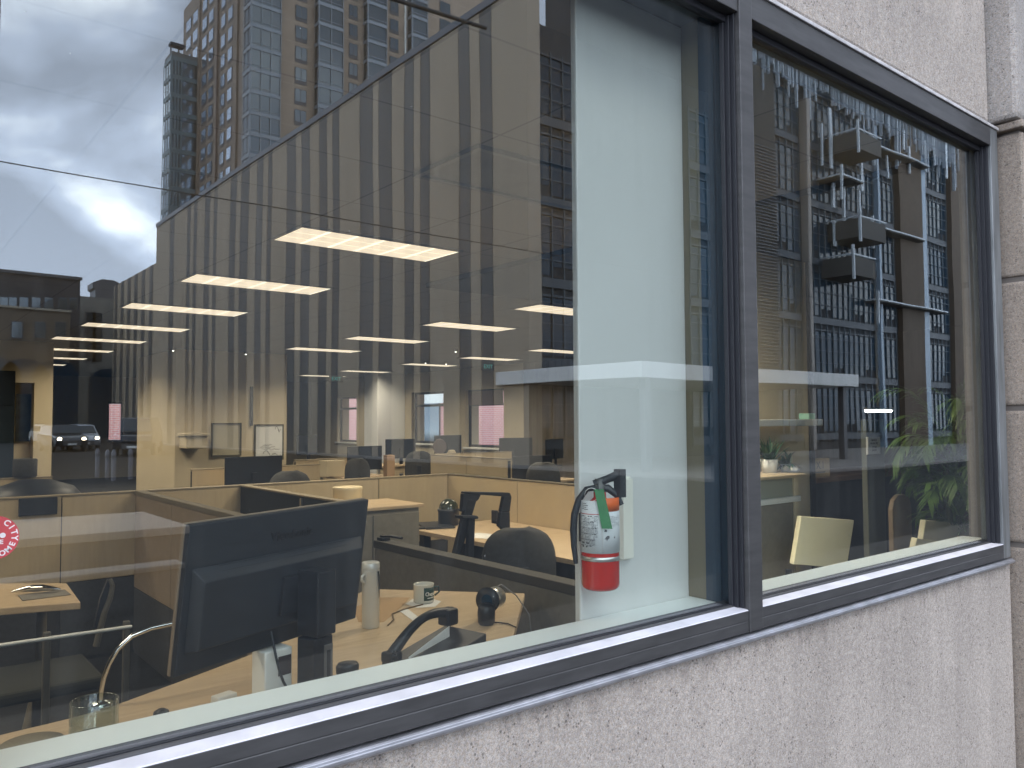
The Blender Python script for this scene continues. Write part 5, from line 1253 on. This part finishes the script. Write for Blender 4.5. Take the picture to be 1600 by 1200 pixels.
balcony(1300, 1338, 212, 1.5); balcony(1300, 1340, 345, 1.5); balcony(1352, 1440, 226, .5, 'slab'); balcony(1350, 1432, 352, .4, 'slab')
balcony(1285, 1322, 279, 1.0, 'slab'); balcony(1290, 1325, 402, 1.4); balcony(1355, 1465, 468, .4, 'slab'); balcony(1300, 1335, 90, 1.5)
b = MB()
for px, y0_, y1_, w_ in ((1296, 170, 265, .12), (1283, 195, 260, .05), (1345, 245, 300, .12), (1299, 283, 325, .12), (1300, 345, 385, .12), (1386, 232, 280, .07), (1418, 230, 272, .08), (1445, 220, 270, .06), (1316, 290, 350, .08), (1341, 300, 355, .08), (1410, 205, 235, .07), (1477, 205, 280, .10), (1460, 210, 260, .05)):
    x = fx_(px); b.box(x-w_, x+w_, FY+.05, FY+.14, zf_(px, y1_), zf_(px, y0_))
b.build('vertical_fin', M_fin, fb)
# made-up slats shaped like the pale wavy streaks of the reflection
b = MB(); rnd = random.Random(21); px = 1178
while px < 1500:
    yt = 40+(px-1178)*.535+25; ln = rnd.uniform(18, 42) if rnd.random() < .8 else rnd.uniform(45, 85)
    w_ = rnd.uniform(.012, .05); x = fx_(px); z1 = zf_(px, yt)+4; b.box(x-w_, x+w_, FY-.01, FY+rnd.uniform(.05, .2), zf_(px, yt+ln), z1)
    px += rnd.uniform(2.0, 5.5)
b.build('reflected_streak_slats', mat('pale_streak', (.27, .31, .35), .4), fb)

# residential tower behind the hall
TX, TY = 39.8, 105.0
TZ0, TZ1 = 5.0, 75.0
tw = thing('residential_tower', 'tall brown brick apartment tower with glazed corner bays rising behind the hall', 'building', (TX+15, my(TY+10), -.2))
def tyl(px): return at(px, 150, X=TX+1.2).y
def txr(px): return at(px, 150, Y=TY+1.0).x
XL_ = TX+1.2; YR_ = TY+1.0
yA_, yB_ = tyl(286), tyl(368)
ztop = at(286, 20, X=XL_).z
b = MB(); b.box(XL_, XL_+45, my(yA_), my(yB_+.0), -.2, ztop); b.box(XL_+1.5, XL_+45, my(yB_)-.001, my(YR_)-.0, -.2, 84)
b.build('wall', M_brick, tw)
b = MB(); b.box(XL_+4, XL_+30, my(yA_-4), my(YR_+8), ztop, ztop+9); b.build('penthouse', M_brick, tw)
fl = 3.0; nfl = 15; zbase = 20.0
zoff = at(391, 135, X=TX, Y=None).z % fl if False else 0
zc0 = at(391, 171.7, Y=TY).z; z_levels = [zc0+fl*k for k in range(-8, 12)]
z_levels = [z for z in z_levels if 14 < z]
# paired windows on the left flank
cols = [(291, 298.5), (301.5, 309), (316, 323), (326, 333), (344.5, 351), (355, 362)]
cnt = 0
for i, (p0_, p1_) in enumerate(cols):
    y1_, y0_ = tyl(p0_), tyl(p1_)
    for z in z_levels:
        zz = z-1.35+.12*(i//2)
        if zz+2.2 > ztop-.8: continue
        b = MB(); b.m = 0; b.box(XL_-.06, XL_-.002, my(y1_), my(y0_), zz, zz+2.15); b.m = 1
        b.box(XL_-.10, XL_-.061, my(y1_)+.12, my(y0_)-.12, zz+.35, zz+2.05); b.build('window', [M_dmull, M_bglass2], tw)
for p_ in (311.5, 338.5):
    y = tyl(p_); b = MB(); b.box(XL_-.25, XL_-.001, my(y)-.35, my(y)+.35, -.2, ztop-.5); b.build('pier', M_brick, tw)
y = tyl(341); b = MB(); b.box(XL_-.3, XL_-.251, my(y)-.14, my(y)+.14, -.2, ztop-1); b.build('drainpipe', mat('drain_brown', (.10, .06, .05), .6), tw)
# glazed bays
def bay(x0, x1, yv0, yv1, zs_, z1, dark=True, name='glazed_bay', stepx=1.6):
    """box bay: left side (facing -x) and front (facing the street)"""
    b = MB(); b.box(x0, x1, my(yv1), my(yv0), 8, z1)
    o = b.build(name, M_bglass, tw)
    b = MB()
    for z in zs_:
        if z > z1: continue
        b.box(x0-.10, x1+.05, my(yv0)+.001, my(yv0)+.10, z-.55, z-.05); b.box(x0-.06, x1+.03, my(yv0)+.001, my(yv0)+.06, z+.35, z+.43)
        b.box(x0-.10, x0-.001, my(yv1), my(yv0)+.0005, z-.55, z-.05); b.box(x0-.06, x0-.001, my(yv1), my(yv0)+.0005, z+.35, z+.43)
    n = max(1, round((x1-x0)/stepx))
    for i in range(n+1): x = x0+(x1-x0)*i/n; b.box(x-.06, x+.06, my(yv0)+.101, my(yv0)+.14, 8, z1)
    n = max(1, round((yv1-yv0)/stepx))
    for i in range(n+1): y = my(yv0)-(yv1-yv0)*i/n; b.box(x0-.14, x0-.101, y-.06, y+.06, 8, z1)
    b.build('mullion_grid', M_mull, o); return o
bay(TX, txr(432), TY, at(379, 150, X=TX).y, z_levels, 84)
b = MB(); b.box(XL_+.3, XL_+1.49, my(yB_)+.001, my(at(379, 150, X=TX).y), -.2, 84); b.build('recess_wall', M_brick, tw)
for p0_, p1_, dz in ((491, 529, .2), (568, 597, .0), (637, 661, .3)):
    bay(txr(p0_), txr(p1_), TY-.3, TY+.99, [z+dz for z in z_levels], 84, stepx=2.4)
b = MB(); xe = txr(775); b.box(txr(433), xe, my(YR_)+.001, my(YR_)+.05, -.2, 84); b.build('street_facade', M_brick2, tw)
for p0_, p1_ in ((460, 477), (545, 557), (609, 621), (688, 704)):
    x0, x1 = txr(p0_), txr(p1_)
    for z in z_levels:
        b = MB(); b.m = 0; b.box(x0-.1, x1+.1, my(YR_)+.0505, my(YR_)+.12, z-.2, z+2.1); b.m = 1; b.box(x0, (x0+x1)/2-.05, my(YR_)+.121, my(YR_)+.15, z+.3, z+2.0); b.box((x0+x1)/2+.05, x1, my(YR_)+.121, my(YR_)+.15, z+.3, z+2.0)
        b.build('window', [M_dmull, M_bglass], tw)
b = MB()
for z in z_levels: b.box(txr(434), xe, my(YR_)+.0505, my(YR_)+.085, z-.5, z-.42)
b.build('string_course', mat('pale_string', (.42, .35, .28), .8), tw)
b = MB(); b.box(txr(630.5), txr(632.5), my(YR_)+.1205, my(YR_)+.4, -.2, 84); b.build('white_duct', M_white, tw)
# glazed wing at the far left edge of the tower
wg = thing('glazed_wing', 'slim bluish glazed wing at the left edge of the brick tower', 'building', (38, my(138), -.2))
gx0 = at(258, 110, X=37).x; yv1 = at(258, 110, X=37).y; yv0 = at(269, 110, X=37).y; gx1 = at(284, 110, Y=yv0).x; gz = at(258, 104, X=37).z
b = MB(); b.box(37, gx1+3, my(yv1), my(yv0), -.2, gz); b.build('glazing', mat('wing_glass', (.28, .33, .37), .12, .85), wg)
b = MB()
fl2 = 3.0
for k in range(30):
    z = 2+k*fl2
    if z > gz: break
    b.box(36.9, gx1+3, my(yv0)+.001, my(yv0)+.12, z, z+.7); b.box(36.88, 36.999, my(yv1), my(yv0)+.0005, z, z+.7)
for i in range(4): x = 37+(gx1-37)*i/3; b.box(x-.12, x+.12, my(yv0)+.121, my(yv0)+.18, -.2, gz)
for i in range(4): y = my(yv0)-(yv1-yv0)*i/3; b.box(36.82, 36.879, y-.12, y+.12, -.2, gz)
b.build('mullion_grid', mat('teal_mullion', (.15, .20, .22), .5), wg)
b = MB(); b.box(37, gx1+3, my(yv1)+.0, my(yv0), gz+.001, gz+1.2); b.build('parapet', mat('parapet_grey', (.14, .14, .14), .7), wg)
b = MB(); b.box(gx1-1.6, gx1+.6, my(yv0)-1.6, my(yv0)-.3, gz+2.4, gz+2.8); 
for x in (gx1-1.4, gx1-.2): b.box(x-.1, x+.1, my(yv0)-1, my(yv0)-.8, gz+1.2005, gz+2.3995)
b.build('roof_frame', M_dmull, wg)

# buildings at the end of the side street
def arch_block(x0, x1, yv, z1, name, label, m, arches, wrow, low=None):
    t = thing(name, label, 'building', ((x0+x1)/2, my(yv)-4, -.2))
    b = MB(); b.box(x0, x1, my(yv)-12, my(yv), -.2, z1); b.build('wall', m, t)
    for cx, w_, h_ in arches:
        b = MB(); pts = [(-w_, 0), (w_, 0), (w_, h_)]+[(w_*math.cos(a*math.pi/12), h_+w_*.8*math.sin(a*math.pi/12)) for a in range(1, 12)]+[(-w_, h_)]
        b.prism(pts, 0, .12, frame_T((cx, my(yv)+.001, -.19), (-1, 0, 0), (0, 0, 1))); b.build('arched_opening', M_dglass, t)
    for cx, cz, w_, h_ in wrow:
        b = MB(); b.m = 0; b.box(cx-w_-.1, cx+w_+.1, my(yv)+.001, my(yv)+.08, cz-h_-.1, cz+h_+.1); b.m = 1; b.box(cx-w_, cx+w_, my(yv)+.081, my(yv)+.10, cz-h_, cz+h_); b.build('window', [M_dmull, M_bglass], t)
    return t
Yb = 90.0
M_dbrick = mat('charcoal_brick', (.05, .048, .052), .8, nscale=1, namt=.2)
q0, q1 = at(-160, 422, Y=Yb), at(124.5, 436, Y=Yb)
zt0 = at(60, 430, Y=Yb).z
wr = []
for px in (5, 17, 35, 54, 74, 96, 113): 
    q = at(px, 473, Y=Yb); wr.append((q.x, q.z, .35, .55))
t = arch_block(q0.x, q1.x, Yb, zt0, 'corner_block', 'dark charcoal building closing the left side of the street, with a pale window row', M_dbrick, [], wr)
b = MB(); b.box(q0.x-.1, q1.x+.15, my(Yb)-.2, my(Yb)+.25, zt0+.001, zt0+.3); b.build('cornice', M_dmull, t)
Yl = 84.0; q0, q1 = at(-160, 487, Y=Yl), at(108, 487, Y=Yl); ar = []
for px in (-10, 35, 85): q = at(px, 600, Y=Yl); ar.append((q.x, 1.9, 6.0))
wr = []
for px in (24, 60, 92):
    q = at(px, 515, Y=Yl); wr.append((q.x, q.z, .4, .7))
t = arch_block(q0.x, q1.x, Yl, at(60, 484, Y=Yl).z, 'arched_shopfront', 'lower brown brick shopfront with arched openings before the dark corner block', mat('brown_brick', (.13, .105, .08), .85, nscale=1, namt=.15), ar, wr)
b = MB(); b.box(q0.x, q1.x+.1, my(Yl)-.1, my(Yl)+.2, at(60, 484, Y=Yl).z+.001, at(60, 484, Y=Yl).z+.2); b.build('cornice', mat('cornice_tan', (.3, .27, .22), .8), t)
Yg = 104.0
q0, q1 = at(112, 455, Y=Yg), at(198, 455, Y=Yg); ar = [(at(168, 600, Y=Yg).x, 2.0, 6.5)]
t = arch_block(q0.x, q1.x+6, Yg, at(150, 463, Y=Yg).z, 'gabled_block', 'grey stone block with a tall arch between the corner block and the striped hall', mat('grey_stone', (.16, .155, .14), .85, nscale=.8, namt=.15), ar, [(at(141+10*k, 500+26*j, Y=Yg).x, at(150, 500+26*j, Y=Yg).z, .5, .9) for k in range(2) for j in range(3)])
x0, x1 = at(146, 440, Y=Yg).x, at(190, 440, Y=Yg).x; zb_ = at(150, 463, Y=Yg).z; zt_2 = at(150, 432, Y=Yg).z
b = MB(); b.prism([(x0+.3, zb_), (x1-.3, zb_), (x1-.4, zt_2-1), (x1, zt_2-1.0), (x1, zt_2-.3), (x1-.8, zt_2), (x0+1, zt_2), (x0, zt_2-.5), (x0, zt_2-1.2), (x0+.3, zt_2-1.3)], 0, 3, frame_T((0, my(Yg)-.5, 0), (1, 0, 0), (0, 0, 1)))
b.build('roof_turret', M_dmull, t)

# overhead wires across the street
def wire(name, label, pa_, pb_, Y, r, sag):
    a, c = vt(*pa_, Y=Y), vt(*pb_, Y=Y); a, c = a-(c-a)*.6, c+(c-a)*.5
    b = MB(); n = 40; b.tube([a.lerp(c, i/n)-Vector((0, 0, sag*4*(i/n)*(1-i/n))) for i in range(n+1)], r, 6); o = b.build(name, M_gask); tag(o, label, 'cable')
wire('overhead_wire', 'thin overhead wire crossing the cloudy sky and the striped hall', (0, 245), (1090, 432), 9, .006, .05)
wire('tram_cable', 'thick dark overhead cable in front of the tower top', (620, 0), (717, 30), 14, .045, 0)

# ------------------------------------------------------------------ vehicles in the side street
def lamp(m): return m
M_head = mat('headlight_glow', (1, .9, .75), .3, emit=(1, .78, .5), estr=40)
M_tyre = mat('tyre', (.02, .02, .02), .8)
def car(name, paint, van=False, lit=True):
    r = thing(name, 'x', 'car' if not van else 'van')
    # local: front towards +x, width y, ground z=0
    if van: side = [(-2.4, .35), (2.3, .35), (2.38, .75), (2.25, 1.05), (1.75, 1.15), (1.15, 1.95), (-2.3, 2.0), (-2.42, 1.2)]
    else: side = [(-2.25, .32), (2.2, .32), (2.28, .62), (2.15, .88), (1.2, 1.02), (.55, 1.58), (-1.35, 1.64), (-2.0, 1.10), (-2.28, 1.0)]
    wv = .98 if van else .90; n = len(side)
    b = MB()
    def inset(z): return wv-(max(0, z-1.0)*.28)
    vs = [(x, -inset(z), z) for x, z in side]+[(x, inset(z), z) for x, z in side]
    b.add(vs, [tuple(range(n)), tuple(range(n, 2*n))[::-1]]+[(i, i+n, (i+1) % n+n, (i+1) % n) for i in range(n)])
    b.build('body', paint, r, bevel=.06)
    g = mat('car_glass', (.02, .03, .035), .06, spec=.8)
    b = MB()
    if van: f0, f1 = (1.70, 1.24), (1.22, 1.86)
    else: f0, f1 = (1.14, 1.10), (.62, 1.53)
    b.hexa([Vector((f0[0]+.03, -inset(f0[1])+.1, f0[1])), Vector((f0[0]+.03, inset(f0[1])-.1, f0[1])), Vector((f0[0]-.05, inset(f0[1])-.1, f0[1]-.02)), Vector((f0[0]-.05, -inset(f0[1])+.1, f0[1]-.02)),
            Vector((f1[0]+.03, -inset(f1[1])+.1, f1[1])), Vector((f1[0]+.03, inset(f1[1])-.1, f1[1])), Vector((f1[0]-.05, inset(f1[1])-.1, f1[1]-.02)), Vector((f1[0]-.05, -inset(f1[1])+.1, f1[1]-.02))]); b.build('windscreen', g, r)
    for s in (-1, 1):
        b = MB(); zlo, zhi = (1.2, 1.8) if van else (1.08, 1.5); xa_, xb_ = (-2.0, 1.3) if van else (-1.5, .6)
        ys0, ys1 = s*(inset(zlo)+.004), s*(inset(zhi)+.004)
        b.hexa([Vector((xa_-.1, ys0, zlo)), Vector((xb_+.25, ys0, zlo)), Vector((xb_+.25, ys0-s*.03, zlo)), Vector((xa_-.1, ys0-s*.03, zlo)), Vector((xa_+.1, ys1, zhi)), Vector((xb_-.1, ys1, zhi)), Vector((xb_-.1, ys1-s*.03, zhi)), Vector((xa_+.1, ys1-s*.03, zhi))]); b.build('side_window', g, r)
        b = MB(); b.lathe([(.10, 0), (.13, .02), (.10, .04)], 14, frame_T((2.2 if not van else 2.28, s*(wv-.22), .74), (0, 1, 0), (0, 0, 1))); b.build('headlight', M_head if lit else g, r)
        for x in (-1.45, 1.4):
            b = MB(); b.lathe([(.22, -.0), (.34, .02), (.34, .20), (.22, .22)], 20, frame_T((x, s*(wv-.18) if s > 0 else s*(wv-.18)-.0, .34), (1, 0, 0), (0, 0, 1)) @ Matrix.Translation((0, 0, -.22 if s > 0 else 0.0))); w_o = b.build('wheel', M_tyre, r)
    b = MB(); b.box(2.2 if not van else 2.3, 2.31 if not van else 2.40, -.5, .5, .36, .60); b.build('grille', M_dmull, r, bevel=.02)
    b = MB(); b.box(2.312 if not van else 2.402, 2.325 if not van else 2.415, -.25, .25, .40, .52); b.build('number_plate', M_white, r)
    return r
G = -.2
silver = mat('silver_paint', (.42, .44, .48), .3, .4, coat=.5); dark = mat('dark_paint', (.03, .035, .045), .25, .3, coat=.6); whitep = mat('white_paint_car', (.6, .6, .58), .3, coat=.4)
def carat(r, px, py, rz, sc=1.0):
    q = at(px, py, Z=G); place(r, (q.x, my(q.y), G), rz, sc)
# facing the window: their front points to +Y in the real street
c1_ = car('parked_car', silver); c1_['label'] = 'silver hatchback facing the window with both headlights on'; c1_['group'] = 'cars waiting in the side street'; carat(c1_, 124, 702, R(93))
c2_ = car('parked_car', dark); c2_['label'] = 'dark car with one headlight visible, left of the silver hatchback'; c2_['group'] = 'cars waiting in the side street'; carat(c2_, 95, 704, R(86))
c3_ = car('parked_car', whitep); c3_['label'] = 'white car with its headlights on, farthest left in the side street'; c3_['group'] = 'cars waiting in the side street'; carat(c3_, 74, 694, R(84))
v1 = car('delivery_van', dark, van=True); v1['label'] = 'dark boxy van turning beside the striped hall'; carat(v1, 218, 709, R(112))
# street lamp and pale bollards on the corner
for i, (px, y0_, y1_) in enumerate(((152, 700, 745), (168, 702, 748), (178, 702, 750), (205, 700, 748))):
    p = at(px, y1_, Z=-.2); p2 = at(px, y0_, X=p.x)
    t = thing('bollard', ['leftmost', 'second', 'third', 'rightmost'][i]+' of the pale bollards standing in the street', 'bollard', (p.x, my(p.y), -.2), 'pale street bollards')
    b = MB(); hgt = p2.z+.2 if p2.z > 0 else 1.0; hgt = min(max(hgt, .7), 1.3); b.lathe([(.07, 0), (.07, hgt-.08), (.03, hgt)], 14, Matrix.Translation((p.x, my(p.y), -.195))); b.build('post', mat('pale_bollard', (.15, .15, .17), .4), t)
    b = MB(); b.lathe([(.075, hgt-.25), (.075, hgt-.17)], 14, Matrix.Translation((p.x, my(p.y), -.195))); b.build('band', M_dmull, t)

# ------------------------------------------------------------------ small desk clutter
def sheet(px, py, Z, w_, d_, rz, m, name, label, cat, th_=.001):
    q = at(px, py, Z=Z); T = Matrix.Translation((q.x, q.y, Z+.0006)) @ Matrix.Rotation(R(rz), 4, 'Z')
    b = MB(); b.box(-w_/2, w_/2, -d_/2, d_/2, 0, th_, T); o = b.build(name, m); return tag(o, label, cat)
sheet(760, 838, .72, .21, .29, 20, M_paper, 'paper', 'white sheet lying on the return desk in front of the open chair frame', 'paper')
sheet(668, 826, .72, .07, .15, 60, M_blk, 'calculator', 'small black calculator at the left corner of the return desk', 'calculator', .012)
q = at(500, 1000, Z=.75); 
b = MB(); pts = [(1.52, 2.60, .7535), (1.58, 2.66, .7535), (1.62, 2.74, .7535), (1.70, 2.78, .7535), (1.80, 2.80, .7535)]
b.tube(pts, .0028, 7); o = b.build('pen', mat('bronze_pen', (.18, .13, .08), .3, .5)); tag(o, 'thin grey cable lying on the desk between the steel bottle and the mug', 'cable'); o.name = 'loose_cable'
q = at(1085, 760, Y=7)
b = MB(); c0 = at(470, 772, X=2.115); b.box(2.112, 2.1195, c0.y-.01, c0.y+.01, .5, 1.03); o = b.build('panel_joiner', M_silver); tag(o, 'thin silver joining strip on the dark olive partition behind the monitor', 'strip')
for i, (px, py, Y, hh_, lb) in enumerate(((520, 712, 9.95, .22, 'cream file box on the desk below the farthest window'), (735, 712, 11.3, .16, 'cream file box on the desk under the nearest far window'))):
    q = at(px, py, Y=Y+.3); b = MB(); b.box(q.x-.14, q.x+.14, Y+.2, Y+.45, .7405, .7405+hh_); o = b.build('file_box', M_tanwall, bevel=.006); tag(o, lb, 'box', 'cream file boxes')
